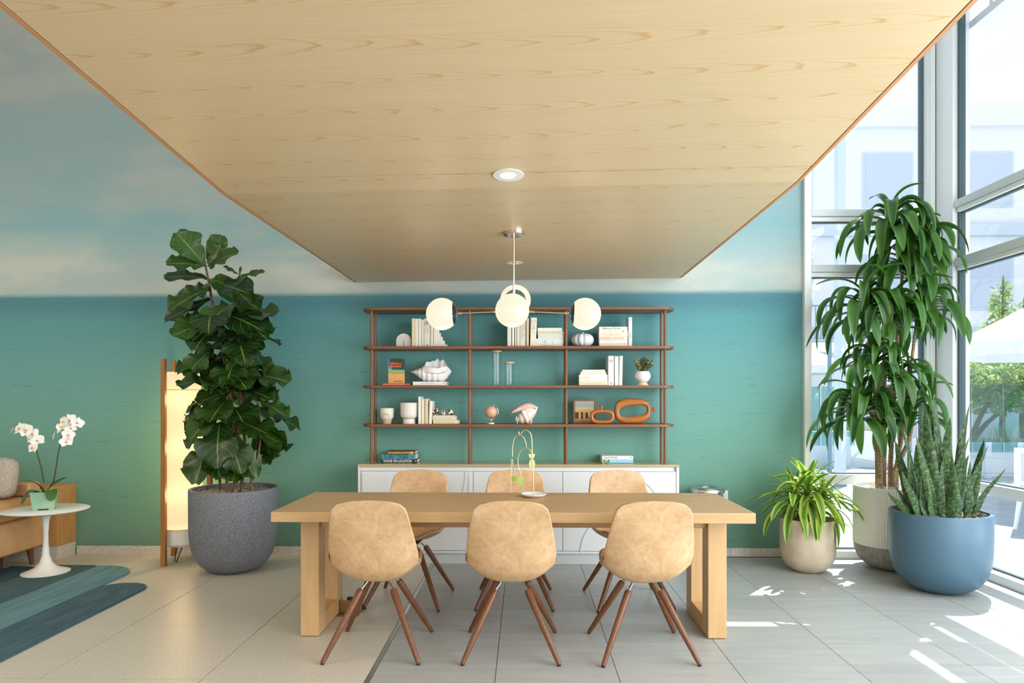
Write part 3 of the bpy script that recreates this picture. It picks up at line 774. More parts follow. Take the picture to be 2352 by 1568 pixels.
# flower mesh (facing -Y)
M_PET = M('orchid_petal', (248,244,236), 0.5); M_PET.b.inputs['Subsurface Weight'].default_value = 0.0
_uv = M_PET.n('TexCoord').outputs['UV']; _sp = M_PET.n('SeparateXYZ'); M_PET.l(_uv, _sp.inputs[0])
M_PET.col(M_PET.ramp(_sp.outputs['Y'], [(0.0, (232,196,110)), (0.10, (246,236,214)), (0.2, (250,249,246))])); M_PET = M_PET.m
M_LIP = plain('orchid_lip', (214,160,62), 0.5)
def petal(m, ang, Ln, wd, cup=0.15):
    ca, sa = math.cos(ang), math.sin(ang)
    def fn(u, v):
        s = u*2-1; r = Ln*v; ww_ = wd*math.sin(PI*min(1, v**0.75*0.98+0.01))**0.6
        x, z = s*ww_, r; y = -cup*Ln*(v**2)*0.8+abs(s)*cup*wd*0.5
        return (x*ca+z*sa, y, -x*sa+z*ca)
    m.grid(fn, 4, 6)
fm = MB()
for ang in (0, 2*PI*0.36, -2*PI*0.36): petal(fm, ang, 0.041, 0.015)
for ang in (PI*0.42, -PI*0.42): petal(fm, ang, 0.044, 0.025, 0.05)
fmesh = fm.mesh('flower', M_PET, True, 80)
lmesh = MB().sphere((0, -0.010, -0.004), 0.0065, 8, 6, (0.8, 1, 1.2)).mesh('flower_lip', M_LIP, True)
fpos = [(28,988,-60,.6),(46,983,-10,1),(38,989,-30,.7),(62,986,0,1.05),(59,992,10,.9),(75,996,15,1),(68,1007,-30,.8),(86,1011,25,1.05),(76,1028,-15,1),
        (124,1001,-50,.8),(135,984,-35,.95),(147,968,-20,.95),(161,965,0,1.15),(178,971,35,1.0),(163,983,30,.9),(157,998,20,1.0),(152,1014,30,1.0),(142,980,40,.8)]
for (u, v, rz, sc) in fpos:
    fo = link('flower', fmesh, orc, L_(px(u, v, OY-0.05-R.uniform(0, 0.03))), (R.uniform(-0.3, 0.1), R.uniform(-0.5, 0.5), math.radians(rz-26)))
    fo.scale = (sc*1.12,)*3
    link('flower_lip', lmesh, fo)
M_OLEAF = plain('orchid_leaf', (58,98,34), 0.35)
def strap(P_, w_, n=14, fold=0.15, m=None):
    pts = bez(P_, n); m = m or MB(); N = len(pts)
    def fn(u, v):
        i = min(N-1, int(v*(N-1)+0.5)); p = pts[i]; d = (pts[min(i+1, N-1)]-pts[max(i-1, 0)]).normalized()
        side = d.cross(Vector((0, 0, 1)))
        if side.length < 1e-3: side = Vector((1, 0, 0))
        side.normalize(); up_ = side.cross(d)
        s = u*2-1; ww_ = w_*(math.sin(PI*min(0.999, 0.10+0.9*v)))**0.55
        return p+side*s*ww_+up_*abs(s)*ww_*fold
    m.grid(fn, 4, 16); return m
for pts, wd in (([(0,0,.12),(-.05,-.02,.20),(-.13,-.05,.235)], .042), ([(0,0,.12),(.06,.0,.19),(.15,-.06,.25)], .038), ([(0.01,-.02,.13),(.05,-.08,.15),(.06,-.13,.075)], .044), ([(-.02,0,.12),(-.09,-.02,.145),(-.14,-.05,.05)], .04)):
    part('orchid_leaf', strap([Vector(p) for p in pts], wd), M_OLEAF, orc, angle=80)
# ------------------------------------------------------------------ SHELF CONTENTS
def txtmesh(s, size, mat, w_max=None, bold=False):
    cu = bpy.data.curves.new('t', 'FONT'); cu.body = s; cu.size = size; cu.align_x = 'CENTER'; cu.align_y = 'CENTER'
    cu.extrude = 0.0002; cu.offset = 0.0006 if bold else 0.0; cu.resolution_u = 2
    o = bpy.data.objects.new('t', cu); C.objects.link(o); bpy.context.view_layer.update()
    me = bpy.data.meshes.new_from_object(o); bpy.data.objects.remove(o); bpy.data.curves.remove(cu)
    xs_ = [v.co.x for v in me.vertices]; wd = (max(xs_)-min(xs_)) if xs_ else 1
    k = min(1.0, w_max/wd) if w_max else 1.0
    for v in me.vertices: v.co.x *= k
    me.materials.clear(); me.materials.append(mat); me.name = 'lettering'; return me
_cov = {}
def cmat(c, rough=0.55):
    if c not in _cov: _cov[c] = plain('cover_%d_%d_%d' % c, c, rough)
    return _cov[c]
M_PAGE = mottled('book_pages', (226,220,204), (240,236,224), 90, 0.85, 0.0, 2, 'Object', 0.3, 0.7, (1,1,8))
def book_core(t, w_, d_, h_, cover, lie, pages=M_PAGE, round_=True):
    """spine towards -Y; origin bottom centre of the front face; lie: thickness along Z"""
    b = 0.0022; m = MB()
    if not lie:   # w_ thickness x, h_ height z
        m.prism([(-w_/2, 0.003), (-w_/2+0.003, 0), (w_/2-0.003, 0), (w_/2, 0.003), (w_/2, 0.006), (-w_/2, 0.006)], 0, h_, 'Z')
        m.box(-w_/2, 0.006, 0, -w_/2+b, d_, h_); m.box(w_/2-b, 0.006, 0, w_/2, d_, h_)
        p = MB().box(-w_/2+b, 0.0062, 0.003, w_/2-b, d_-0.004, h_-0.003)
    else:
        m.prism([(0.003, 0), (0, 0.003), (0, h_-0.003), (0.003, h_), (0.006, h_), (0.006, 0)], -w_/2, w_/2, 'X')
        m.box(-w_/2, 0.006, 0, w_/2, d_, b); m.box(-w_/2, 0.006, h_-b, w_/2, d_, h_)
        p = MB().box(-w_/2+0.003, 0.0062, b, w_/2-0.003, d_-0.004, h_-b)
    part('cover', m, cmat(cover), t, smooth=False); part('pages', p, pages, t, smooth=False)
def book(u0, u1, v0, v1, label, cover, lie=False, depth=0.16, Y=5.74, texts=(), group=None, lean=0.0, zb=None, rz=0.0):
    x0, x1 = X(u0, Y), X(u1, Y); z1 = at((u0+u1)/2, v0, Y).z; z0 = at((u0+u1)/2, v1, Y).z
    if zb is not None: z0 = zb
    w_, h_ = x1-x0-0.0006, z1-z0-0.0004
    t = thing('book', label, 'book', ((x0+x1)/2, Y, z0), rz, group)
    t.rotation_euler = (0, lean, rz)
    if lean: t.location.z += abs(math.sin(lean))*w_/2
    book_core(t, w_, depth, h_, cover, lie)
    for (s, fx, fz, size, colr, vert, bold, wm) in texts:
        me = txtmesh(s, size, cmat(colr), wm, bold)
        o = link('lettering', me, t, ((fx-0.5)*w_, -0.0006, fz*h_), (PI/2, 0 if not vert else PI/2, 0))
    return t
Zs = SHT  # upper faces: top board, 2nd, 3rd, 4th
CR, CW, CT, CB = (232,224,200), (236,236,230), (222,196,156), (214,206,178)
INK, GREY, GOLD = (70,66,62), (170,166,160), (206,170,110)
S2, S3, S4 = Zs[1]+0.0004, Zs[2]+0.0004, Zs[3]+0.0004
G1, G2, G3, G4 = 'books standing in the upper left bay', 'books standing in the upper middle bay', 'books stacked flat in the upper middle bay', 'books stacked flat in the upper right bay'
# upper left bay
book(945.5, 952.8, 731, 0, 'cream book at left end of upper left row, beside the arch ornament', (224,212,176), zb=S2, group=G1, texts=[('•', .5, .07, .02, (246,240,220), False, True, None)])
book(953.0, 960.0, 731.5, 0, 'ivory book standing second from left in upper left row', (232,228,220), zb=S2, group=G1)
book(960.6, 967.0, 731.5, 0, 'off white book standing third from left in upper left row', (230,232,218), zb=S2, group=G1)
book(967.3, 973.6, 733.5, 0, 'slightly shorter cream book standing fourth in upper left row', (222,214,190), zb=S2, group=G1)
book(974.0, 987.3, 731.5, 0, 'thick pale book with printed gold title bands, upper left row', (222,222,214), zb=S2, group=G1,
     texts=[('THE', .5, .90, .017, (190,150,100), False, True, .03), ('WORLD', .5, .85, .02, (170,120,80), False, True, .038), ('HISTORY', .5, .79, .017, (190,150,120), False, True, .038), ('OF', .5, .70, .012, GREY, False, False, .02), ('FOOD &', .5, .63, .015, GREY, False, False, .035), ('WINE', .5, .56, .016, GREY, False, False, .035), ('———', .5, .49, .02, (200,160,110), False, True, .036), ('CB', .5, .06, .02, (190,130,110), False, True, .02)])
book(988.4, 995.0, 731.5, 0, 'narrow ivory book with small vertical print half behind the left globe', (234,230,214), zb=S2, group=G1, texts=[('LITTLE HISTORY · STORIES', .5, .42, .011, (190,170,130), True, False, .16)])
book(995.8, 999.6, 733, 0, 'thin cream book touching the stepped white bookend', (232,222,206), zb=S2, group=G1)
# upper middle bay
book(1165.0, 1174.5, 731, 0, 'pale grey book at left end of upper middle row', (226,222,218), zb=S2, group=G2, texts=[('N · A', .5, .4, .012, GREY, True, False, .1)])
book(1176.0, 1181.0, 734, 0, 'thin white book second from left in upper middle row', (232,234,222), zb=S2, group=G2)
book(1182.4, 1186.2, 735, 0, 'very thin yellowish book third in upper middle row', (232,220,186), zb=S2, group=G2)
book(1187.0, 1193.6, 734, 0, 'thin pale grey book fourth in upper middle row', (222,222,212), zb=S2, group=G2)
book(1194.2, 1207.0, 728, 0, 'thick off white book with large vertical lettering, upper middle row', (222,220,210), zb=S2, group=G2, texts=[('ISRAELI', .5, .48, .042, (176,172,160), True, False, .2)])
book(1208.6, 1214.6, 731, 0, 'tan cloth book between two pale ones, upper middle row', CT, zb=S2, group=G2)
book(1217.0, 1231.0, 729.2, 0, 'thick ivory book with orange flowers on its spine, upper middle row', (232,226,210), zb=S2, group=G2, lean=0.035,
     texts=[('J · E', .5, .88, .02, (214,170,110), False, True, .035), ('Y', .5, .72, .02, GREY, False, False, .02), ('❖', .5, .62, .03, (220,190,150), False, False, .03), ('———', .5, .5, .02, (228,180,130), False, True, .036), ('ME', .5, .07, .014, (220,180,130), False, False, .02)])
stk = [(1230.3, 1293.6, 786.8, 791.8, (228,226,206), 'bottom book with pencilled title in upper middle flat stack', 'The Children of the Beach', (150,148,134)),
       (1231.2, 1294.6, 773.0, 786.6, (226,228,224), 'thickest white book, second from bottom, upper middle flat stack', '|||      |', GREY),
       (1235.8, 1294.2, 763.0, 772.8, (226,228,226), 'white book in the middle of the upper middle flat stack', 'Modern  The Big Day', (196,196,190)),
       (1235.0, 1294.8, 755.3, 762.8, (226,222,196), 'cream book second from top, upper middle flat stack', 'IF YOU LOVED SOMEONE NEAR', (186,182,150)),
       (1234.8, 1291.4, 747.0, 755.1, (232,234,224), 'topmost white book of the upper middle flat stack', '( — · · · — )', (186,190,180))]
def stack(rows_, zbase, Y=5.74, depth=0.15, group=None):
    vb = HOR-(zbase-CH)*F/(Y/ray(1176, 0).y)
    lastv = rows_[0][3]; z = zbase
    for (u0, u1, v0, v1, colr, lab, tx_, tc_) in rows_:
        hgt = (v1-v0)*Y/F*0.985
        x0, x1 = X(u0, Y), X(u1, Y)
        t = thing('book', lab, 'book', ((x0+x1)/2, Y, z+0.0003), 0, group)
        book_core(t, x1-x0, depth, hgt-0.0004, colr, True)
        if tx_:
            items = tx_ if isinstance(tx_, list) else [(tx_, .45, hgt*.62, tc_, False)]
            for (s, fx, sz, cc, bd) in items:
                me = txtmesh(s, sz, cmat(cc), (x1-x0)*min(.84, 1.8*min(fx, 1-fx)), bd)
                link('lettering', me, t, ((fx-.5)*(x1-x0), -0.0006, hgt*.5), (PI/2, 0, 0))
        z += hgt
    return z
stack(stk, S2, group=G3)
RED = (206,60,52)
stk = [(1376.6, 1442.2, 784.8, 791.0, (222,216,190), 'blank cream book at bottom of upper right flat stack', None, None),
       (1376.4, 1441.6, 776.4, 784.6, (224,222,212), 'blank off white book second from bottom, upper right flat stack', None, None),
       (1376.2, 1441.6, 767.6, 776.2, (230,226,212), 'cream book with red title in upper right flat stack', [('DEATHRIDE', .2, .026, (222,90,78), False), ('JOHN MOSIER', .64, .017, (190,50,50), False)], None),
       (1376.0, 1442.4, 758.4, 767.4, (232,224,200), 'cream book with faint brown title third from top, upper right flat stack', [('SHAKESPEARE\'S', .24, .014, (190,180,150), False), ('King Henry', .56, .02, (180,172,146), False)], None),
       (1376.0, 1442.0, 752.2, 758.2, (234,232,218), 'thin ivory book second from top, upper right flat stack', [('THE SEA INSIDE THE CHILD', .42, .013, (190,188,170), False), ('■', .84, .012, INK, False)], None),
       (1376.4, 1441.0, 743.8, 752.0, (236,238,230), 'topmost white book with black script title, upper right flat stack', [('The', .18, .012, INK, False), ('Lifetime Book', .42, .026, INK, False), ('Adele', .8, .013, GREY, False)], None)]
stack(stk, S2, group=G4)
book(1443.6, 1451.8, 728.2, 0, 'white book standing at right of the upper right flat stack', (240,242,238), zb=S2, texts=[('PARK CITY', .5, .24, .028, (150,140,160), True, False, .12), ('▲', .5, .9, .012, INK, False, False, None)])
# second shelf
GS = 'books stacked flat on second shelf right'
stk = [(1330.2, 1396.3, 871.8, 882.0, (232,228,196), 'bottom pale yellow book of second shelf flat stack', '| THE YOUNG MOUNTAIN |', (220,214,180)),
       (1330.2, 1395.4, 856.4, 871.6, (238,238,234), 'thick white book with yellow title box, second shelf flat stack', [('GARDENS', .18, .022, (226,204,140), True), ('of the coast and hills', .6, .014, (200,200,206), False)], None),
       (1333.6, 1392.2, 849.8, 856.2, (232,230,222), 'white book second from top, second shelf flat stack', 'PRE RAPHAELITE STORIES', (206,204,196)),
       (1337.2, 1389.6, 844.6, 849.6, (238,230,206), 'topmost small cream book, second shelf flat stack', None, None)]
stack(stk, S3, group=GS)
GT = 'white books standing on second shelf right'
book(1396.8, 1410.0, 817.0, 0, 'thick white book with grey title block standing on second shelf', (242,242,240), zb=S3, group=GT, depth=0.19,
     texts=[('W·E', .5, .84, .022, (120,90,90), False, True, .034), ('IN THE', .5, .78, .014, GREY, False, True, .034), ('art of', .5, .71, .016, (190,190,190), False, False, .03), ('cooking', .5, .65, .016, (190,190,190), False, False, .034), ('slowly', .5, .58, .016, (190,190,190), False, False, .034), ('———', .5, .5, .02, (190,186,186), False, True, .036), ('PQ', .5, .08, .018, (130,130,136), False, True, .02)])
book(1411.6, 1421.0, 817.6, 0, 'middle of three white books standing on second shelf', (236,238,234), zb=S3, group=GT, depth=0.18, texts=[('JOURNAL · TRAVELS', .5, .5, .014, (190,196,192), True, False, .16)])
book(1421.8, 1429.2, 817.0, 0, 'rightmost of three white books standing on second shelf', (242,246,240), zb=S3, group=GT, depth=0.18, lean=0.02, texts=[('notes', .5, .4, .012, (224,200,186), True, False, .1)])
# orange book with a picture book standing on it
stack([(877.6, 940.6, 879.6, 884.4, (214,96,60), 'thin orange book lying flat on second shelf left', 'THE CALIFORNIA BEACHES OF THE COAST', (246,220,200))], S3)
zo = S3+4.8*5.74/F+0.0006
M_CV = M('picture_cover', (200,150,90), 0.4)
_o = M_CV.n('TexCoord').outputs['Object']; _s3 = M_CV.n('SeparateXYZ'); M_CV.l(_o, _s3.inputs[0])
_n = M_CV.noise(_o, 26, 4, 0.6)
base = M_CV.ramp(M_CV.math('ADD', M_CV.math('MULTIPLY', _s3.outputs['Z'], 4.8), M_CV.math('MULTIPLY', M_CV.math('SUBTRACT', _n, .5), .25)), [(0.0, (206,146,84)), (0.36, (214,160,100)), (0.40, (140,160,50)), (0.50, (150,170,60)), (0.54, (90,150,210)), (1.0, (60,120,200))])
tree = M_CV.math('SUBTRACT', M_CV.math('ADD', M_CV.math('MULTIPLY', _s3.outputs['X'], 6.0), M_CV.math('MULTIPLY', _s3.outputs['Z'], 3.0)), M_CV.math('MULTIPLY', M_CV.math('SUBTRACT', 0.62, _n), 1.0))
up_ = M_CV.math('GREATER_THAN', _s3.outputs['Z'], 0.115)
M_CV.col(M_CV.mix(M_CV.math('MULTIPLY', M_CV.math('GREATER_THAN', tree, 0.05), up_), base, M_CV.ramp(_n, [(0.4, (20,34,22)), (0.65, (40,84,40))])))
pb = thing('book', 'picture book with tree landscape cover standing on orange book', 'book', (X(911, 5.76), 5.76, zo), 0)
pb.rotation_euler = (math.radians(-8), 0, math.radians(14))
pb.location.z += 0.001
hh = (880-822)*5.76/F; pw = 37*5.76/F
part('front_cover', MB().box(-pw/2, 0, 0, pw/2, 0.003, hh), M_CV.m, pb, smooth=False)
part('pages', MB().box(-pw/2+0.002, 0.0032, 0.003, pw/2-0.003, 0.028, hh-0.003), M_PAGE, pb)
part('back_cover', MB().box(-pw/2, 0.0282, 0, pw/2, 0.031, hh), cmat((232,228,214)), pb)
for s, fz, sz in (('Hickory', .80, .032), ('Summers', .69, .030)):
    link('lettering', txtmesh(s, sz, cmat((232,96,44)), .09, True), pb, (-.008, -0.0006, fz*hh), (PI/2, 0, 0))
link('lettering', txtmesh('Anne Harper', .014, cmat((60,40,20)), .07, True), pb, (.01, -0.0006, .08*hh), (PI/2, 0, 0))
stack([(948.2, 1025.2, 875.2, 884.4, (240,240,240), 'white book lying under the sculpted shell vase', [('BEACHSIDE TRAVEL', .45, .013, (186,186,186), False), ('◄', .93, .012, (60,60,80), False)], None)], S3, depth=0.2)
# third shelf
GU = 'cream books standing on third shelf'
book(960.4, 966.8, 910.4, 0, 'tallest white book standing on third shelf next to ribbed vase', (236,234,228), zb=S4, group=GU)
book(967.6, 974.6, 915.2, 0, 'cream book second from ribbed vase on third shelf', (230,222,192), zb=S4, group=GU)
book(975.6, 983.2, 915.2, 0, 'beige book third from ribbed vase on third shelf', (216,204,170), zb=S4, group=GU)
book(984.6, 991.6, 920.4, 0, 'off white leaning book fourth from ribbed vase on third shelf', (236,232,222), zb=S4, group=GU, lean=0.03)
GV = 'cream books lying flat on third shelf'
ztop = stack([(994.8, 1053.4, 964.4, 973.0, (226,218,186), 'bottom cream book under the speckled spheres on third shelf', 'A SMALL HISTORY OF THE SEA', (206,196,160)),
       (993.6, 1047.4, 956.2, 964.2, (224,214,180), 'middle cream book under the speckled spheres on third shelf', 'COLLECTED LETTERS', (206,196,160)),
       (993.8, 1045.0, 953.0, 956.0, (232,230,218), 'thin top book carrying the speckled spheres on third shelf', None, None)], S4, depth=0.14, group=GV)
M_SPK = mottled('speckled_shell', (60,34,20), (232,222,204), 42, 0.35, 0.2, 3, 'Object', 0.44, 0.52)
for (u, r, lab) in ((1000.5, 0.032, 'largest brown speckled sphere on cream books'), (1019.3, 0.0265, 'middle brown speckled sphere on cream books'), (1034.8, 0.0245, 'smallest palest speckled sphere on cream books')):
    s_ = part('decor_sphere', MB().sphere((0, 0, 0), r, 24, 16), M_SPK, None, loc=(X(u, 5.78), 5.78, ztop+r*0.995+0.0005), rot=(u, u*2, 0))
    tag(s_, lab, 'ornament', 'speckled spheres on the books')
# sideboard top books
stack([(876.6, 957.6, 1055.2, 1062.6, (30,32,38), 'black book at bottom of colourful stack on sideboard', [('VOGUE ON LOCATION', .45, .030, (235,232,230), True), ('◄', .95, .014, (235,205,215), False)], None),
       (876.2, 954.0, 1042.6, 1055.0, (70,146,160), 'thick teal book in the middle of the sideboard stack', [('SURF TRIBE  •', .50, .052, (14,78,88), True)], None),
       (886.0, 953.0, 1035.6, 1042.4, (120,62,26), 'brown book with yellow title on top of sideboard stack', [('THE CALIFORNIA SURF PROJECT', .50, .020, (240,190,80), True)], None)], SBT+0.0006, Y=5.80, depth=0.17)
tg = [o for o in bpy.data.objects if o.get('label', '').startswith('brown book with yellow title')][0]
part('yellow_label', MB().box(0.085, -0.0008, 0.002, 0.112, 0.0005, 0.022), cmat((230,176,84)), tg)
stack([(1383.0, 1454.6, 1053.4, 1061.6, (150,205,228), 'light blue book with leafy spine end on sideboard right', None, None),
       (1383.0, 1454.2, 1044.6, 1053.2, (238,240,242), 'white book lying on the light blue one on sideboard', [('CALIFORNIA', .26, .023, (70,70,90), False), ('❋', .93, .018, (60,60,70), False)], None)], SBT+0.0006, Y=5.80, depth=0.18)
tg = [o for o in bpy.data.objects if o.get('label', '').startswith('light blue book with leafy')][0]
part('leafy_print', MB().box(-0.128, -0.0007, 0.001, -0.07, 0.0005, 0.028), mottled('leafy_print', (60,90,50), (190,200,150), 60, 0.6, 0, 3, 'Object', .42, .55), tg)

# ornaments -----------------------------------------------------------
YS = 5.79
def seat(u, name, label, cat, zb, Y=YS, rz=0, group=None): return thing(name, label, cat, (X(u, Y), Y, zb), rz, group)
M_PLAST = plain('matt_white_resin', (228,228,222), 0.7)
t = seat(928, 'arch_ornament', 'ribbed white arch ornament on upper left shelf', 'ornament', S2)
wd = 34*YS/F; h_ = 31*YS/F
def archpoly(r, h0, n=20): return [(-r, 0), (r, 0)]+[(r*math.cos(PI*i/n), h0+r*math.sin(PI*i/n)) for i in range(n+1)]
rr = wd/2
for i in range(8):
    r0 = rr-i*0.0074
    if r0 < 0.004: break
    r1 = max(r0-0.0058, 0.0005); P0 = [(r0*math.cos(PI*k/20), h_-rr+r0*math.sin(PI*k/20)) for k in range(21)]; P1 = [(r1*math.cos(PI*k/20), h_-rr+r1*math.sin(PI*k/20)) for k in range(21)]
    m = MB(); pol = [(r0, 0)]+P0+[(-r0, 0)]; pol2 = [(r1, 0)]+P1+[(-r1, 0)]
    n_ = len(pol); vs = [(p[0], -0.02, p[1]) for p in pol]+[(p[0], -0.02, p[1]) for p in pol2]+[(p[0], 0.02, p[1]) for p in pol]+[(p[0], 0.02, p[1]) for p in pol2]
    fs = []
    for k in range(n_-1):
        fs += [(k, k+1, n_+k+1, n_+k), (2*n_+k+1, 2*n_+k, 3*n_+k, 3*n_+k+1), (k+1, k, 2*n_+k, 2*n_+k+1), (n_+k, n_+k+1, 3*n_+k+1, 3*n_+k)]
    m.add(vs, fs); part('arch_rib', m, M_PLAST, t, smooth=False)
part('backing', MB().prism(archpoly(rr-0.001, h_-rr), 0.0, 0.018), M_PLAST, t)
t = seat(1000, 'stepped_bookend', 'stepped white bookend descending right of upper left books', 'ornament', S2, 5.76)
x = 0.0
for (ua, ub, vt) in ((1000.2, 1004.4, 740), (1004.4, 1008, 756), (1008, 1011.6, 764), (1011.6, 1016, 773), (1016, 1021, 782), (1021, 1026.6, 790.6)):
    a, b = X(ua, 5.76)-X(1000, 5.76), X(ub, 5.76)-X(1000, 5.76)
    part('step', MB().box(a+0.0003, 0, 0, b, 0.05, at(1010, vt, 5.76).z-S2), M_PLAST, t, 0.002)
# pumpkin
t = seat(1338.5, 'pumpkin_ornament', 'white ribbed pumpkin ornament under the right globe', 'ornament', S2)
def pumpkin(u, v):
    a = u*2*PI; ph = PI*v; ro = 0.093*(0.86+0.14*abs(math.cos(a*5)))*math.sin(ph)**0.8
    return (ro*math.cos(a), ro*math.sin(a), 0.052-0.052*math.cos(ph)*(1-0.18*max(0, -math.cos(ph))*0)+0.0)
m = MB(); 
for j in range(17):
    for i in range(60):
        ph = PI*j/16; a = 2*PI*i/60; ro = 0.093*(0.84+0.16*abs(math.cos(a*5))**0.5)*math.sin(ph)**0.75
        m.v.append((ro*math.cos(a), ro*math.sin(a), 0.058-0.058*math.cos(ph)-(0.012*math.exp(-(ro/0.03)**2) if ph > 2 else 0)))
for j in range(16):
    for i in range(60): m.f.append((j*60+i, j*60+(i+1) % 60, (j+1)*60+(i+1) % 60, (j+1)*60+i))
part('gourd', m, plain('gourd_white', (218,222,228), 0.45), t, angle=60)
part('stalk', MB().cone((0, 0, 0.098), (0.003, 0, 0.122), 0.010, 0.006, 10), plain('gourd_stalk', (214,216,222), 0.5), t)
# glass cylinders
M_CORK = mottled('cork', (196,156,112), (216,180,138), 60, 0.8)
for (u0, u1, v0, lab) in ((1128.5, 1152.0, 805, 'tall clear glass cylinder with cork lid on second shelf'), (1157.8, 1181.2, 831, 'short clear glass cylinder with cork lid on second shelf')):
    t = seat((u0+u1)/2, 'glass_canister', lab, 'jar', S3); r = (u1-u0)/2*YS/F; h_ = at(1150, v0, YS).z-S3
    part('glass_body', MB().lathe([(0.0, 0.0), (r*0.86, 0.0), (r*0.88, 0.004), (r*0.88, h_-0.014), (r*0.83, h_-0.014), (r*0.83, 0.008), (0.0, 0.006)], 32), MCLEAR, t)
    part('cork_lid', MB().lathe([(0.0, h_-0.0135), (r, h_-0.0135), (r, h_), (0.0, h_)], 28), M_CORK, t)
# sculpted shell vase
t = seat(990, 'shell_vase', 'large white sculpted shell vase lying on a white book', 'vase', S3+9.2*5.74/F+0.001, 5.84)
M_SH = plain('matt_shell', (234,232,230), 0.6)
L0 = 95*5.84/F
prof_top = [(0, .40), (.12, .52), (.25, .60), (.32, .62), (.38, .84), (.46, .83), (.50, .90), (.56, .86), (.62, 1.0), (.68, .88), (.77, .95), (.84, .75), (.90, .60), (.96, .47), (1.0, .42)]
prof_bot = [(0, .40), (.12, .30), (.25, .12), (.32, .02), (.45, 0.0), (.8, 0.0), (.9, .15), (1.0, .42)]
H0 = 56*5.84/F
def lerp_(P_, x):
    for (a, b), (c, d) in zip(P_[:-1], P_[1:]):
        if x <= c: return b+(d-b)*(x-a)/(c-a)
    return P_[-1][1]
# body: lower bowl
def body_fn(u, v):
    x = v; rim = lerp_([(0, .40), (.3, .60), (.36, .62), (.45, .56), (.7, .54), (.85, .62), (.93, .56), (1, .42)], x); bo = lerp_(prof_bot, x)
    a = -PI/2+ (u-0.5)*2*PI*0.5*(1.0 if .33 < x < .95 else 1.0)
    c_ = (rim+bo)/2; rz_ = (rim-bo)/2
    ridge = 1+0.045*math.sin(x*60-40*x*x*0.6)*(1 if x < .8 else .3)
    ang = (u-0.5)*2*PI
    wid = 0.085*math.sin(PI*min(1, max(0.0, x))**0.75)**0.8
    return ((x-0.5)*L0, -wid*math.cos(ang)*ridge, (c_+rz_*math.sin(ang)*1.0)*H0 if False else (c_-rz_*math.sin(-ang)*1.0)*H0)
m = MB(); nx, na = 44, 24
for j in range(nx+1):
    x = j/nx; rim = lerp_([(0, .40), (.3, .60), (.36, .64), (.45, .58), (.7, .54), (.85, .64), (.93, .56), (1, .42)], x); bo = lerp_(prof_bot, x)
    ridge = 1+0.07*math.sin(2*PI*(x**0.7)*9)*(1 if x < .72 else .35)
    wid = 0.088*(math.sin(PI*min(.995, max(0.005, x**0.85))))**0.75
    c_ = (rim+bo)/2*H0; rz_ = max((rim-bo)/2*H0, 0.0005)
    for i in range(na):
        a = 2*PI*i/na; rib = ridge*(1+0.02*math.cos(8*a))
        zz_ = c_+rz_*math.sin(a)*(rib if math.sin(a) < 0 else 1); zz_ = max(zz_, 0.0)
        if .36 < x < .9 and math.sin(a) > 0.0: zz_ = c_+rz_*math.sin(a)*0.35  # sunken opening
        m.v.append(((x-0.5)*L0, -wid*math.cos(a)*rib, zz_))
for j in range(nx):
    for i in range(na): m.f.append((j*na+i, j*na+(i+1) % na, (j+1)*na+(i+1) % na, (j+1)*na+i))
part('shell_body', m, M_SH, t, angle=70)
def lip(u, v):
    x = .31+.66*u; top = lerp_(prof_top, x); base_ = .42
    z_ = (base_+(top-base_)*v)*H0; y_ = 0.052+0.030*v*math.sin(PI*u)+0.006*math.cos(u*26)
    y_ *= math.sin(PI*min(.97, max(.06, u)))**0.5
    return ((x-.5)*L0, y_, z_)
lo = part('shell_lip', MB().grid(lip, 44, 8), M_SH, t, angle=80)
so = lo.modifiers.new('solid', 'SOLIDIFY'); so.thickness = 0.005
def lipf(u, v):
    x = .31+.66*u; rimz = lerp_([(0, .60), (.36, .64), (.45, .58), (.7, .54), (.85, .64), (.93, .58), (1, .44)], x)
    wid = 0.088*(math.sin(PI*min(.995, x**0.85)))**0.75
    return ((x-.5)*L0, -wid*(1-0.06*v)*math.sin(PI*min(.98, max(.02, u)))**0.3, (rimz-.22+.22*v)*H0)
lo = part('shell_rim', MB().grid(lipf, 40, 6), M_SH, t, angle=80); so = lo.modifiers.new('solid', 'SOLIDIFY'); so.thickness = 0.005
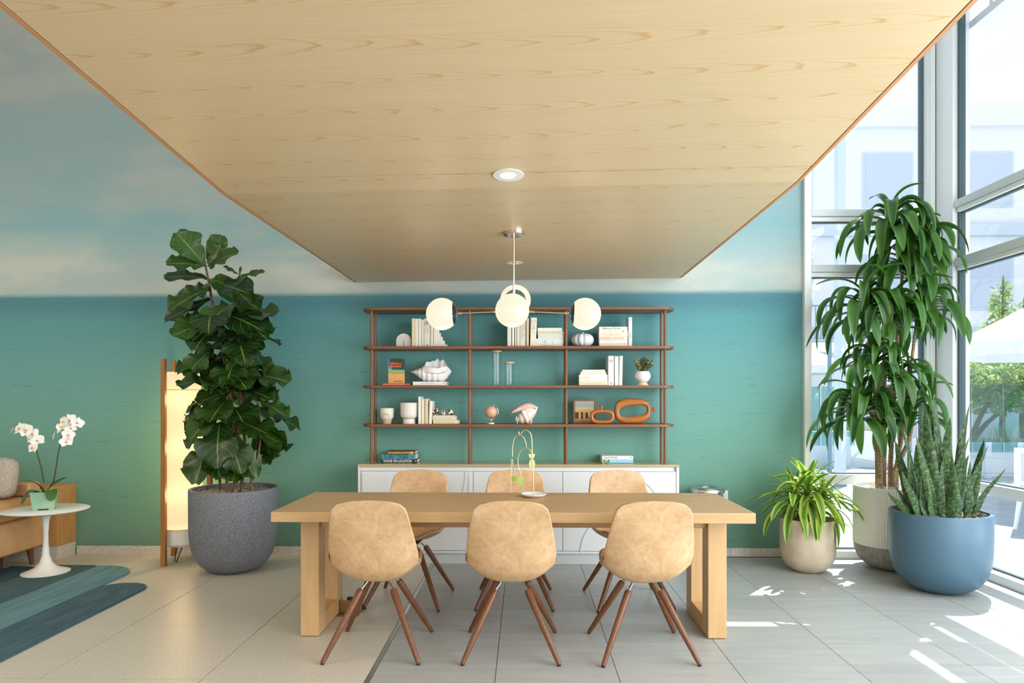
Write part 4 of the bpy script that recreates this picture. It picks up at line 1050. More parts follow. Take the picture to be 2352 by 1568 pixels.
# footed bowl with succulents
t = seat(1476.5, 'footed_planter', 'white round footed planter with grey green sprigs on second shelf', 'plant', S3)
k = YS/F
part('bowl', MB().lathe([(0.0, 6*k), (8*k, 6.5*k), (14*k, 12*k), (17.4*k, 19*k), (17*k, 26*k), (13.5*k, 32.5*k), (12*k, 32.5*k), (14*k, 26*k), (0, 24*k)], 36), plain('planter_white', (236,236,232), 0.5), t, angle=60)
part('foot', MB().lathe([(0.0, 0), (13.2*k, 0), (12.6*k, 2*k), (9.5*k, 5*k), (9.6*k, 7*k), (0.0, 7*k)], 32), plain('planter_foot', (232,200,170), 0.6), t, angle=60)
M_SG = mottled('sage_leaf', (96,122,98), (150,160,120), 14, 0.6); M_TIP = plain('pale_tip', (206,188,128), 0.6); M_TWIG = plain('dark_twig', (52,56,44), 0.7)
for i in range(34):
    a = R.uniform(0, 2*PI); sp_ = R.uniform(0.15, 1.0); h_ = R.uniform(30, 54)-14*sp_
    e = Vector((math.cos(a)*26*k*sp_, math.sin(a)*16*k*sp_, (32+h_*0.62)*k)); m = MB(); b = Vector((e.x*.2, e.y*.2, 28*k))
    mid = b.lerp(e, .5)+Vector((0, 0, .006)); pts = bez([b, mid, e], 4)
    m.tube(pts, 0.0011, 4)
    sg = part('sprig_stem', m, M_TWIG, t)
    m2 = MB()
    for p in pts[2:]:
        for q in range(7):
            d = Vector((R.uniform(-1,1), R.uniform(-1,1), R.uniform(-.2,1))).normalized(); s_ = d.cross(Vector((0,0,1))).normalized()*0.0060
            c_ = p+d*0.011; tp = p+d*0.024
            m2.add([p, c_+s_, tp, c_-s_], [(0,1,2,3)])
    part('sprig_leaves', m2, M_TIP if i % 3 == 0 else M_SG, sg)['kind'] = 'stuff'
# vases third shelf
M_CER = plain('vase_ceramic', (232,226,216), 0.6); M_SAND = plain('sand_ceramic', (206,180,146), 0.7)
t = seat(889, 'footed_cup', 'small two tone cup with rainbow motif on third shelf', 'vase', S4)
part('cup_foot', MB().lathe([(0.0, 0), (9.5*k, 0), (10*k, 5*k), (12.6*k, 11*k), (0.0, 11*k)], 32), M_SAND, t, angle=60)
part('cup_body', MB().lathe([(0.0, 11*k), (12.6*k, 11.2*k), (15.2*k, 16*k), (15.9*k, 35.5*k), (14.6*k, 35.5*k), (13.6*k, 20*k), (0, 16*k)], 36), M_CER, t, angle=60)
for rr_, mt in ((9, M_SAND), (6.3, plain('rainbow_mid', (226,214,196), .6)), (3.8, M_CER)):
    m = MB(); n = 14; P_ = []
    for i in range(n+1):
        a = PI*i/n; P_.append((rr_*k*math.cos(a), rr_*k*math.sin(a)))
    y_ = -15.9*k
    vs = [(p[0], -math.sqrt(max((15.9*k)**2-p[0]**2, 0))-0.0004*(10-rr_)*.4-0.0006, 15.5*k+p[1]) for p in P_]+[(0, y_-0.003, 15.5*k)]
    m.add(vs, [(i, i+1, n+1) for i in range(n)]); part('rainbow_print', m, mt, t, smooth=False)
t = seat(940, 'ribbed_vase', 'wide off white ribbed vase on third shelf', 'vase', S4)
part('vase_foot', MB().lathe([(0.0, 0), (14.4*k, 0), (14.6*k, 2*k), (13.8*k, 11*k), (0.0, 11*k)], 40), M_CER, t, angle=60)
part('vase_body', MB().lathe([(0.0, 11*k), (14*k, 11.5*k), (18.5*k, 16*k), (19.5*k, 23*k), (20*k, 46.5*k), (20.3*k, 48*k), (19*k, 48*k), (18*k, 24*k), (0, 15*k)], 144, rib=0.0014, nrib=36), M_CER, t, angle=60)
# globe
t = seat(1128, 'desk_globe', 'tiny pink desk globe on chrome stand on third shelf', 'globe', S4)
M_GLB = mottled('globe_map', (216,160,130), (232,190,164), 30, 0.35)
gc = Vector((0, 0, 27*k)); ax = Vector((0.42, 0, 0.9)).normalized()
part('globe_ball', MB().sphere(gc, 14*k, 28, 18), M_GLB, t)
part('axis', MB().cone(gc-ax*18*k, gc+ax*18*k, 0.0016, 0.0016, 8), M_NICKEL, t)
part('meridian', MB().tube([gc+Vector((math.cos(a_), 0, math.sin(a_)))*16.5*k for a_ in [math.radians(x_) for x_ in range(-65, -246, -12)][:1]+[math.radians(-115+ (65+115)*q/14) for q in range(15)]][:0] or [gc+Vector((16.5*k*math.cos(math.radians(q)), 0, 16.5*k*math.sin(math.radians(q)))) for q in range(65, -116, -12)], 0.0018, 6), M_NICKEL, t)
part('stand', MB().lathe([(0.0, 0), (10.5*k, 0), (10.3*k, 2.5*k), (4*k, 5*k), (1.2*k, 6*k), (1.0*k, 11*k), (0, 11*k)], 28), M_NICKEL, t)
# conch
t = seat(1205, 'conch_shell', 'natural spiny conch shell with pink lip on third shelf', 'shell', S4)
M_CON = mottled('conch_outer', (236,226,214), (206,160,130), 12, 0.5, 0.3, 5, 'Object', .45, .8); M_PINK = mottled('conch_lip', (226,186,176), (240,220,210), 8, 0.3)
axd = Vector((0.80, 0, 0.42)).normalized()
m = MB(); NA, NX = 30, 26
tipA = Vector((-15*k, 0.0, 4*k)); tipB = Vector((30*k, 0, 38*k))
for j in range(NX+1):
    x_ = j/NX; c_ = tipA.lerp(tipB, x_)
    r_ = 17*k*math.sin(PI*min(.985, x_**.8))**.8+0.0006
    for i in range(NA):
        a_ = 2*PI*i/NA
        sw = 1+0.12*math.sin(2*PI*x_*5+a_)*(x_ < .5)+(0.35*max(0, math.cos(a_*5))**6 if .3 < x_ < .5 else 0)
        q = axd.to_track_quat('Z', 'Y') @ Vector((r_*sw*math.cos(a_), r_*sw*math.sin(a_), 0)); p_ = c_+q; p_.z = max(p_.z, 0.001)
        m.v.append(tuple(p_))
for j in range(NX):
    for i in range(NA): m.f.append((j*NA+i, j*NA+(i+1) % NA, (j+1)*NA+(i+1) % NA, (j+1)*NA+i))
part('shell_whorl', m, M_CON, t, angle=60)
for i in range(7):
    p_ = Vector((-20*k+i*5*k, -10*k, (12-i*.8)*k)); part('spine', MB().cone(p_+Vector((2*k, 4*k, 4*k)), p_+Vector((-1*k, -3*k, -7*k if i % 2 else -5*k)), 0.006, 0.0008, 8), M_CON, t)
for (x_, y_) in ((-17, -6), (14, -7), (16, 6)): part('spine', MB().cone((x_*k, y_*k, 12*k), (x_*k, y_*k, 0.0), 0.010, 0.0015, 8), M_CON, t)
def clip(u, v):
    x_ = -31*k+(56*k)*u; zc = (24+22*math.sin(PI*(u*.75+.05))**1.0+ (0)*u)*k
    w__ = (3+9*math.sin(PI*min(.97, u+.03)))*k
    return (x_+4*k*v, -8*k-7*k*math.sin(PI*v)+4*k*v, zc-w__*(1-v)*1.3+3*k*v)
lo = part('pink_lip', MB().grid(clip, 24, 8), M_PINK, t, angle=80); so = lo.modifiers.new('solid', 'SOLIDIFY'); so.thickness = 0.006
# picture frame
t = seat(1344, 'picture_frame', 'brown framed small landscape painting leaning on third shelf', 'picture', S4, 5.86)
kk = 5.86/F; fw, fh = 54*kk, 55.5*kk; b = 4.5*kk
t.rotation_euler = (math.radians(-4), 0, 0); t.location.y = 5.88; t.location.z += 0.001
for nm, x0, z0, x1, z1 in (('frame_side', -fw/2, 0, -fw/2+b, fh), ('frame_side', fw/2-b, 0, fw/2, fh), ('frame_rail', -fw/2+b, 0, fw/2-b, b), ('frame_rail', -fw/2+b, fh-b, fw/2-b, fh)):
    part(nm, MB().box(x0, -0.012, z0, x1, 0.008, z1), M_WALV, t, 0.001)
M_PT = M('landscape_painting', (190,150,90), 0.6); _o = M_PT.n('TexCoord').outputs['Object']; _s3 = M_PT.n('SeparateXYZ'); M_PT.l(_o, _s3.inputs[0])
_n = M_PT.noise(M_PT.coord('Object', (1, 1, 3.5)), 26, 4, 0.6)
zr = M_PT.math('ADD', M_PT.math('DIVIDE', _s3.outputs['Z'], fh), M_PT.math('MULTIPLY', M_PT.math('SUBTRACT', _n, .5), .12))
base = M_PT.ramp(zr, [(0.0, (120,70,40)), (0.16, (190,140,80)), (0.22, (60,40,26)), (0.44, (50,36,26)), (0.46, (206,160,90)), (0.58, (214,170,100)), (0.6, (200,190,150)), (0.72, (140,160,160)), (1.0, (180,180,160))], 'LINEAR')
M_PT.col(base)
part('canvas', MB().box(-fw/2+b*.9, -0.004, b*.9, fw/2-b*.9, 0.004, fh-b*.9), M_PT.m, t, smooth=False)
for i, (fx, z0, z1) in enumerate(((-.22, .12, .50), (-.03, .10, .54), (.18, .22, .62))):
    m = MB(); m.add([(fw*(fx)+0.011*math.cos(q*PI/6), -0.0048, fh*((z0+z1)/2)+fh*(z1-z0)/2*math.sin(q*PI/6)) for q in range(12)], [tuple(range(12))])
    part('painted_form', m, plain('painted_form_%d' % i, (206,166,92), .6), t, smooth=False)
# wooden loop vases
M_ORG = wood('polished_vase_wood', (186,114,52), (146,80,28), 'X', 0.22, 6)
def loopvase(u0, u1, v0, v1, hole, neck, label, Y, skew=0.0):
    t = seat((u0+u1)/2, 'loop_vase', label, 'vase', S4, Y); q = Y/F
    W_, H_ = (u1-u0)*q/2, (v1-v0)*q/2; n = 56
    def sup(a, A, B, e): 
        c_, s_ = math.cos(a), math.sin(a); return (A*math.copysign(abs(c_)**(2/e), c_), B*math.copysign(abs(s_)**(2/e), s_))
    vs = []; fs = []; ns = 10
    for i in range(n):
        a = 2*PI*i/n; ox, oz = sup(a, W_, H_, 3.0); hx, hz = sup(a, hole[0]*q, hole[1]*q, 2.6); hx += hole[2]*q; hz += hole[3]*q+skew*hx
        if skew: ox += -0.012*oz/H_*0
        for j in range(ns):
            b_ = 2*PI*j/ns; mx = (ox+hx)/2; mz = (oz+hz)/2; f = math.cos(b_)
            fx = math.copysign(abs(f)**.45, f)
            vs.append((mx+(ox-hx)/2*fx, 0.028*math.copysign(abs(math.sin(b_))**.6, math.sin(b_)), H_+mz+(oz-hz)/2*fx))
    for i in range(n):
        for j in range(ns): fs.append((i*ns+j, i*ns+(j+1) % ns, ((i+1) % n)*ns+(j+1) % ns, ((i+1) % n)*ns+j))
    m = MB().add(vs, fs); part('loop_body', m, M_ORG, t, angle=70)
    (nx_, nz_, dx_, dz_) = neck; a_ = Vector((nx_*q, 0, nz_*q)); d_ = Vector((dx_, 0, dz_))
    qq = d_.to_track_quat('Z', 'Y'); m = MB().lathe([(0.0, 0), (3.4*q, 0), (2.4*q, 3.5*q), (2.6*q, 6*q), (4.4*q, 9*q), (3.8*q, 10.5*q), (0, 9.5*q)], 20)
    o = part('neck', m, M_ORG, t, angle=60); o.location = a_; o.rotation_euler = qq.to_euler()
loopvase(1355.2, 1411.0, 938.2, 971.4, (19.5, 8.5, 0, 0), (-1.5, 31.5, 0, 1), 'small orange wood loop vase in front of the framed painting', 5.76)
loopvase(1411.5, 1493.5, 913.6, 971.4, (31.5, 12.5, 1.5, 0), (40.5, 33, 1, 0), 'large orange wood loop vase lying sideways on third shelf', 5.82, 0.10)
# wire mobile on the table ----------------------------------------------
MX, MY = X(1226, 4.30), 4.30
mo = thing('table_mobile', 'brass wire mobile with green discs on white dish on table', 'ornament', (MX, MY, 0.7503))
part('dish', MB().lathe([(0.0, 0.0), (0.045, 0.0), (0.066, 0.006), (0.079, 0.018), (0.077, 0.021), (0.060, 0.011), (0.0, 0.008)], 44), M_WHITE, mo, angle=60)
def mp(u, v): return at(u, v, MY)-Vector((MX, MY, 0.7503))
M_BR2 = plain('mobile_brass', (214,186,120), 0.35, 0.85)
def wire(P_, r, nm='wire'): return part(nm, MB().tube(bez([mp(*p_) for p_ in P_], 8), r, 6), M_BR2, mo)
wire([(1226, 1146), (1224.5, 1100), (1223, 1060), (1221.5, 1015), (1219, 997), (1213, 990), (1207, 987.6), (1201, 990.5), (1196, 996.5), (1192.5, 997.5), (1191, 991)], 0.0034, 'mast')
wire([(1177, 1048), (1177, 1030), (1181, 1008), (1188, 999.5), (1195, 998.6), (1203, 1005), (1209, 1021)], 0.0022)
wire([(1197, 1089), (1190.5, 1070), (1190, 1052), (1197, 1034), (1208, 1028.3), (1216, 1032), (1222, 1040)], 0.0022)
wire([(1174, 1128.5), (1173.8, 1090), (1174.5, 1060), (1176, 1054), (1177.6, 1060), (1178, 1068)], 0.0016)
wire([(1209, 1021), (1208.6, 1028)], 0.0012, 'link')
def disc(u, v, rx, rz_, colr, half=False, yaw=0.0, nm='disc'):
    c_ = mp(u, v); m = MB(); n = 28; q = MY/F
    P_ = [(rx*q*math.cos(a), rz_*q*math.sin(a)) for a in [(PI+PI*i/n if half else 2*PI*i/n) for i in range(n+1 if half else n)]]
    m.prism([(p_[0], p_[1]) for p_ in P_], -0.001, 0.001)
    o = part(nm, m, plain('disc_%d' % (u), colr, 0.4), mo); o.location = c_; o.rotation_euler = (0, 0, yaw)
disc(1221.5, 1042, 7.2, 11, (214,214,150), True); disc(1222, 1065, 7, 11.5, (206,212,150))
disc(1196.5, 1103.5, 6.2, 11.8, (160,204,104)); disc(1178.6, 1093.5, 6.0, 12, (142,166,52), True); disc(1178.8, 1080, 2.2, 12.5, (176,168,158))
# trash can
tcn = thing('waste_bin', 'round brushed steel waste bin behind table beside sideboard', 'bin', (X(1625, 5.80), 5.80, 0))
part('bin_body', MB().lathe([(0.0, 0.0), (0.125, 0.0), (0.125, 0.58), (0.0, 0.58)], 40), M_STEEL, tcn)
part('bin_lid', MB().lathe([(0.0, 0.582), (0.138, 0.582), (0.140, 0.60), (0.128, 0.622), (0.085, 0.628), (0.072, 0.615), (0.068, 0.60), (0.0, 0.598)], 40), M_STEEL, tcn, angle=60)
part('bin_opening', MB().lathe([(0.0, 0.599), (0.066, 0.599), (0.066, 0.603), (0.0, 0.603)], 30), M_DARK, tcn)
# wall socket and floor box
o = thing('wall_socket', 'small white wall socket low on the mural right of table', 'socket', (X(1663, 5.99), 5.998, Z(1141, 5.99, 1663)))
part('cover_plate', MB().box(-0.035, -0.006, -0.055, 0.035, 0.0, 0.055), M_WHITE, o, 0.002); part('outlet_face', MB().box(-0.016, -0.008, -0.033, 0.016, -0.0062, 0.033), plain('socket_face', (214,214,210), .4), o, 0.002)
fb = thing('floor_box', 'open brass floor socket box behind left table leg', 'socket', (X(790, 4.32)+0.02, 4.36, 0))
M_BOX = plain('aged_brass', (150,118,70), 0.4, 0.7)
part('brass_frame', MB().box(-0.07, -0.06, 0, 0.07, 0.07, 0.006), M_BOX, fb, 0.001)
part('hinged_flap', MB().box(-0.055, -0.006, 0.006, 0.065, 0.0, 0.085), M_BOX, fb, 0.002)
part('black_plug', MB().cone((0.0, 0.03, 0.006), (0.0, 0.03, 0.095), 0.024, 0.018, 14), M_RUBBER, fb)
part('power_cord', MB().tube(bez([(0.0, 0.03, 0.09), (0.06, 0.05, 0.05), (0.09, 0.09, 0.006), (0.05, 0.16, 0.005)], 6), 0.004, 6), M_RUBBER, fb)
# ------------------------------------------------------------------ PLANTS
def potted(name, label, cat, u, Y, prof, mat, rz=0):
    t = thing(name, label, 'plant', (X(u, Y), Y, 0), rz); return t
def moss(t, r, z, n, mat=M_MOSS, lump=0.02):
    m = MB()
    def fn(u, v):
        a = u*2*PI; rr_ = r*v; return (rr_*math.cos(a), rr_*math.sin(a), z+lump*(math.sin(a*3+v*7)+math.cos(a*5-v*9))*.35*v)
    m.grid(fn, 28, 6, uv=False)
    for i in range(n):
        a = R.uniform(0, 2*PI); rr_ = r*math.sqrt(R.random())*.97; p = Vector((rr_*math.cos(a), rr_*math.sin(a), z+R.uniform(0, lump)))
        b_ = R.uniform(0, 2*PI); d = Vector((math.cos(b_), math.sin(b_), R.uniform(-.2, .4)))*R.uniform(.012, .03)
        e_ = Vector((-d.y, d.x, 0))*R.uniform(-.6, .6)+Vector((0, 0, R.uniform(.004, .018)))
        m.tube([p, p+d*.5+e_, p+d], 0.0016, 4)
    o = part('dried_moss', m, mat, t, smooth=False); o['kind'] = 'stuff'
# leaf materials with veins from the leaf's own UVs
def leafmat(name, c1, c2, vein, nveins=8, vw=0.05, rough=0.35, edge=None, trans=0.0, stripes=False, rnd=0.25, light_=None):
    a = M(name, c1, rough); uv = a.n('TexCoord').outputs['UV']; s_ = a.n('SeparateXYZ'); a.l(uv, s_.inputs[0])
    au = a.math('ABSOLUTE', a.math('SUBTRACT', s_.outputs['X'], 0.5))
    oi = a.n('ObjectInfo').outputs['Random']
    base = a.ramp(oi, [(0.0, c1), (1.0, c2)])
    if nveins:
        mid = a.math('LESS_THAN', au, 0.018)
        k_ = a.math('FRACT', a.math('SUBTRACT', a.math('MULTIPLY', s_.outputs['Y'], float(nveins)), a.math('MULTIPLY', au, nveins*0.55)))
        sv = a.math('LESS_THAN', k_, vw)
        base = a.mix(a.math('MULTIPLY', a.math('MAXIMUM', mid, a.math('MULTIPLY', sv, 0.7)), 0.8), base, vein)
    if edge: base = a.mix(a.ramp(a.math('MULTIPLY', au, 2.0), [(0.45, (0,0,0)), (0.72, (255,255,255))]), base, edge)
    if light_: base = a.mix(a.ramp(a.math('ABSOLUTE', a.math('SUBTRACT', au, .2)), [(0.02, (140,140,140)), (0.08, (0,0,0))]), base, light_)
    a.col(base)
    if trans:
        td = a.n('BsdfTranslucent'); a.l(base, td.inputs[0]); mx = a.n('MixShader'); mx.inputs[0].default_value = trans
        out = a.t.nodes['Material Output']; a.l(a.b.outputs[0], mx.inputs[1]); a.l(td.outputs[0], mx.inputs[2]); a.l(mx.outputs[0], out.inputs[0])
    return a.m
# --- fiddle leaf fig ---------------------------------------------------------
PX, PY = X(537.5, 5.47), 5.47
M_STONE = mottled('grey_stoneware', (88,92,100), (142,146,154), 150, 0.75, 0.15, 2, 'Object', .35, .68)
ff = thing('fiddle_leaf_fig', 'tall fiddle leaf fig in speckled grey planter', 'plant', (PX, PY, 0))
part('grey_planter', MB().lathe([(0.0, 0.0), (0.15, 0.0), (0.19, 0.012), (0.25, 0.055), (0.295, 0.125), (0.322, 0.22), (0.332, 0.34), (0.334, 0.645), (0.331, 0.652), (0.306, 0.652), (0.303, 0.60), (0.0, 0.60)], 64), M_STONE, ff, angle=50)
moss(ff, 0.302, 0.61, 420)
M_BARK = mottled('fig_bark', (92,66,44), (150,116,78), 40, 0.8, 0.3)
M_FIG = leafmat('fig_leaf', (24,52,18), (52,88,26), (128,156,70), 7, 0.045, 0.32, None, 0.12)
def figleaf(seed, curl, wave):
    r_ = random.Random(seed); ph = r_.uniform(0, 6)
    def fn(u, v):
        s_ = u*2-1
        wv = 0.42*(math.sin(PI*min(.999, v**1.35*.93+.03))**.75)*(1-0.22*math.exp(-((v-.42)/.13)**2))
        wv += 0.012*math.sin(v*22+ph+s_)
        x_ = s_*wv; y_ = v+0.03*abs(s_)
        z_ = -curl*(v**2)*.55+0.16*abs(s_)**1.5*wv+wave*0.06*math.sin(v*15+ph)*abs(s_)**2+0.02*math.sin(v*30+ph*2)*s_*s_
        return (x_, y_, z_)
    return MB().grid(fn, 8, 14).mesh('leaf', M_FIG, True, 85)
figs = [figleaf(i, c_, w_) for i, (c_, w_) in enumerate([(0.15, 1), (0.45, 1.2), (0.8, 1.0), (0.3, 1.6), (0.6, 1.4)])]
def basis(p, d, n):
    y_ = Vector(d).normalized(); z_ = Vector(n)-y_*Vector(n).dot(y_)
    if z_.length < 1e-3: z_ = Vector((0, -1, 0.3))-y_*Vector((0, -1, 0.3)).dot(y_)
    z_.normalize(); x_ = y_.cross(z_); m = Matrix((x_, y_, z_)).transposed().to_4x4(); m.translation = p; return m
def put(name, me, parent, p, d, n, sx, sy, sz=None):
    o = link(name, me, parent); o.matrix_local = basis(p, d, n) @ Matrix.Diagonal((sx, sy, sz or sx, 1)); return o
stems = []
def fp_(u, v, dy=0.0): return at(u, v, PY+dy)-Vector((PX, PY, 0))
for pts, r0 in (([(540,1112,0.0),(545,1040,.02),(535,950,0.0),(520,850,-.01),(500,760,0),(487,690,0),(478,640,0),(470,600,0),(466,575,0)], .017), ([(555,1112,.05),(562,1030,.06),(556,930,.04),(548,830,.05),(545,730,.02),(548,660,.02),(552,620,.02)], .014),
                ([(522,1112,-.05),(515,1050,-.06),(510,980,-.05),(525,900,-.08),(540,840,-.06)], .012), ([(575,1112,.0),(590,1060,0),(600,980,-.02),(585,900,-.04)], .011), ([(505,1112,0.05),(500,1040,.06),(480,960,.05),(470,900,.04)], .011)):
    P_ = bez([fp_(*q) for q in pts], 6); P_[0].z = 0.60; stems.append(P_)
    part('stem', MB().tube(P_, [r0*(1-0.65*i/len(P_)) for i in range(len(P_))], 8), M_BARK, ff)
# hand placed crown leaves: base px, tip px, depth toward camera, variant, width factor, facing
crown = [((468,606),(408,532),-.06,0,1.15),((478,600),(508,536),.05,3,.8),((472,612),(388,592),-.10,1,.95),((478,640),(374,620),-.03,2,.55),((480,612),(530,570),-.08,1,.9),((482,618),(505,560),.0,0,.9),
         ((484,660),(385,700),-.10,3,.95),((486,668),(400,665),.06,1,.9),((486,688),(372,726),-.02,1,.55),((482,640),(560,655),-.10,2,.9),((500,650),(563,665),-.16,0,.75),((552,635),(602,620),-.04,1,.5),((548,630),(515,610),-.04,3,.5),((550,632),(553,612),0,3,.45),
         ((550,660),(575,690),.0,2,1.0),((552,690),(584,692),-.1,1,1.1),((500,730),(395,765),-.12,0,.95),((500,720),(580,722),-.14,2,.8),((520,710),(607,752),-.06,1,.9)]
for (b_, tp, dy, vi, wf) in crown:
    p = fp_(b_[0], b_[1], dy*.2); e_ = fp_(tp[0], tp[1], dy*2.0); d = e_-p; L__ = d.length
    put('leaf', figs[vi], ff, p, d, Vector((R.uniform(-.3, .3), -0.75, 0.65)), L__*wf*.95, L__)
gold = 0.0
for i in range(84):
    f = i/83; zt = 0.82+1.28*f
    st_ = stems[i % 5 if zt < 1.35 else (0 if i % 2 else 1)]
    near = min(st_, key=lambda q: abs(q.z-zt)); p = Vector(near)
    gold += 2.39996; a = gold
    droop = -0.40-0.25*math.sin(f*9)+R.uniform(-.25, .25) if f < .8 else -0.1+R.uniform(-.2, .2)
    rad = Vector((math.cos(a), math.sin(a), 0)); half = 0.34 if zt < 1.15 else (0.42 if zt < 1.9 else 0.34)
    L__ = R.uniform(.28, .36)*(1.0 if zt > .95 else .8)
    pet = p+rad*R.uniform(.02, .10)
    ctr = Vector((0.03 if zt > 1.3 else 0.08, 0, zt)); off = pet-ctr; off.z = 0
    room = half-off.dot(rad)
    L__ = min(L__, max(.17, room*1.1))
    d = rad+Vector((0, 0, droop))
    put('leaf', figs[i % 5], ff, pet, d, Vector((0, 0, 1))+rad*0.55+Vector((0, -.55, 0)), L__*R.uniform(.95, 1.15), L__)
# --- strap leaves ----------------------------------------------------------
def arc_leaf(name, mat, droop, fold=.25, wdt=.055, n=14, twist=0.0, point=1.0):
    """unit length leaf starting along +Y and drooping towards -Z"""
    pts = []; p = Vector((0, 0, 0)); ang = 0.0
    for i in range(n+1):
        pts.append(p.copy()); t_ = i/n
        ang = -droop*(1-(1-t_)**2.1); p = p+Vector((0, math.cos(ang), math.sin(ang)))*(1/n)
    def fn(u, v):
        i = min(n-1, int(v*n)); k_ = v*n-i; q = pts[i].lerp(pts[i+1], k_); tn = (pts[i+1]-pts[i]).normalized(); up_ = Vector((0, -tn.z, tn.y))
        s_ = u*2-1; ww_ = wdt*(0.40+0.60*math.sin(PI*min(.5, v*.95)))*(1-v**3.6)**.8+0.0015
        tw_ = twist*v; sd = Vector((math.cos(tw_), 0, 0))+up_*math.sin(tw_)
        return q+sd*s_*ww_+up_*(abs(s_)*ww_*fold)
    return MB().grid(fn, 4, n).mesh(name, mat, True, 85)
# --- tall dracaena -----------------------------------------------------------
M_DRA = leafmat('dracaena_leaf', (26,66,30), (66,112,40), (60,110,50), 0, 0, 0.33, (76,122,46), 0.28)
dras = [arc_leaf('leaf', M_DRA, dr, .3, .094, 14, tw_) for dr, tw_ in ((1.5, .2), (1.75, -.3), (2.0, .4), (2.2, -.2), (2.4, .5), (2.6, -.5), (2.8, .1))]
DX, DY = 2.97, 5.62
dr = thing('tall_dracaena', 'tall multi stem dracaena in white ribbed planter by the window corner', 'plant', (DX, DY, 0))
M_RIB = plain('white_ribbed_planter', (228,228,222), 0.6); M_CONC = mottled('concrete_base', (128,128,122), (160,160,152), 30, 0.8, 0.1)
part('concrete_base', MB().lathe([(0.0, 0.0), (0.13, 0.0), (0.20, 0.02), (0.265, 0.075), (0.293, 0.15), (0.297, 0.195), (0.0, 0.195)], 64), M_CONC, dr, angle=50)
part('ribbed_body', MB().lathe([(0.0, 0.196), (0.290, 0.196), (0.290, 0.655), (0.280, 0.660), (0.272, 0.655), (0.272, 0.615), (0.0, 0.61)], 384, rib=0.010, nrib=96), M_RIB, dr, angle=60)
moss(dr, 0.268, 0.625, 420, mottled('pale_moss', (176,172,160), (236,234,224), 60, .95, .5), .03)
M_CANE = mottled('dracaena_cane', (118,96,66), (176,148,112), 30, 0.8, 0.4, 3, 'Object', .4, .6, (1, 1, 5))
def dp(u, v, dy=0): return at(u, v, DY+dy)-Vector((DX, DY, 0))
canes = [((2016, 1080), (2008, 860), (1985, 720), -.05), ((2030, 1085), (2032, 760), (2040, 500), .0), ((2044, 1085), (2060, 800), (2075, 600), .06), ((2022, 1085), (2015, 980), (1968, 905), -.12), ((2058, 1085), (2085, 900), (2110, 700), -.03), ((2052, 1085), (2090, 1000), (2098, 880), -.1)]
heads = []
for a_, b_, c_, dy in canes:
    P_ = bez([dp(a_[0], a_[1], dy*.6), dp(b_[0], b_[1], dy), dp(c_[0], c_[1], dy)], 12); P_[0].z = .62
    part('cane', MB().tube(P_, [.019-.009*i/len(P_) for i in range(len(P_))], 10), M_CANE, dr); heads.append(P_)
specs = [(1, (2045, 500), 32, (.56, .74), .0), (1, (2105, 535), 26, (.56, .74), .02), (2, (2075, 590), 32, (.56, .74), .05), (0, (1985, 690), 34, (.56, .74), -.04), (4, (2120, 690), 36, (.56, .74), -.02), (1, (2045, 700), 30, (.56, .74), -.1), (5, (2095, 935), 24, (.52, .66), -.08), (3, (1978, 925), 36, (.56, .74), -.12), (0, (2012, 815), 30, (.52, .66), -.1), (2, (2060, 850), 20, (.52, .66), -.12)]
ga = 0.0; nleaf = 0
for ci, (hu, hv), cnt, (l0, l1), dy in specs:
    hp = dp(hu, hv, dy)
    for i in range(cnt):
        f = i/cnt; ga += 2.39996
        el = 1.25-0.95*f**.7+R.uniform(-.15, .15)      # young leaves upright at the tip, old ones level
        rad = Vector((math.cos(ga), math.sin(ga), 0)); d = rad*math.cos(el)+Vector((0, 0, math.sin(el)))
        L__ = R.uniform(l0, l1)*(0.8+.2*min(1, f*3))
        p = hp+Vector((0, 0, -0.20*f+.04))
        tip = p+rad*L__*.55
        if tip.y+DY > 5.90: 
            rad.y = -abs(rad.y)*.6; d = rad.normalized()*math.cos(el)+Vector((0, 0, math.sin(el)))
        if tip.x+DX > 3.42: L__ *= .72
        tgt = el+1.40+R.uniform(-.25, .2); me = dras[min(range(7), key=lambda q: abs((1.5, 1.75, 2.0, 2.2, 2.4, 2.6, 2.8)[q]-tgt))] if f > .08 else dras[0]
        put('leaf', me, dr, p, d, Vector((0, 0, 1))+rad*.001+Vector((R.uniform(-.2,.2), R.uniform(-.2,.2), 0)), L__*R.uniform(.56, .80), L__); nleaf += 1
# --- snake plants in blue planter -----------------------------------------------
BXp, BYp = 2.955, 5.005
# keep clear of the ribbed planter behind
M_BLUE = plain('matt_blue_planter', (72,104,124), 0.42)
sn = thing('snake_plant', 'banded snake plants in large matt blue planter', 'plant', (BXp, BYp-.02, 0))
part('blue_planter', MB().lathe([(0.0, 0.0), (0.13, 0.0), (0.175, 0.012), (0.24, 0.055), (0.288, 0.125), (0.312, 0.20), (0.320, 0.30), (0.322, 0.552), (0.318, 0.560), (0.297, 0.560), (0.292, 0.50), (0.0, 0.50)], 72), M_BLUE, sn, angle=50)
moss(sn, 0.290, 0.515, 420, M_MOSS, .03)
M_SN = M('snake_leaf', (60,96,56), 0.55, spec=0.3); uv = M_SN.n('TexCoord').outputs['UV']; mp_ = M_SN.n('Mapping'); mp_.inputs['Scale'].default_value = (2.2, 24, 1); M_SN.l(uv, mp_.inputs[0])
_n = M_SN.noise(mp_.outputs[0], 1.0, 3, .6, 1.2); bnd = M_SN.ramp(_n, [(0.42, (22,42,24)), (0.54, (60,88,48)), (0.66, (104,134,78))])
M_SN.col(M_SN.mix(0.25, bnd, M_SN.ramp(M_SN.n('ObjectInfo').outputs['Random'], [(0, (26,52,28)), (1, (84,116,60))]))); M_SN = M_SN.m
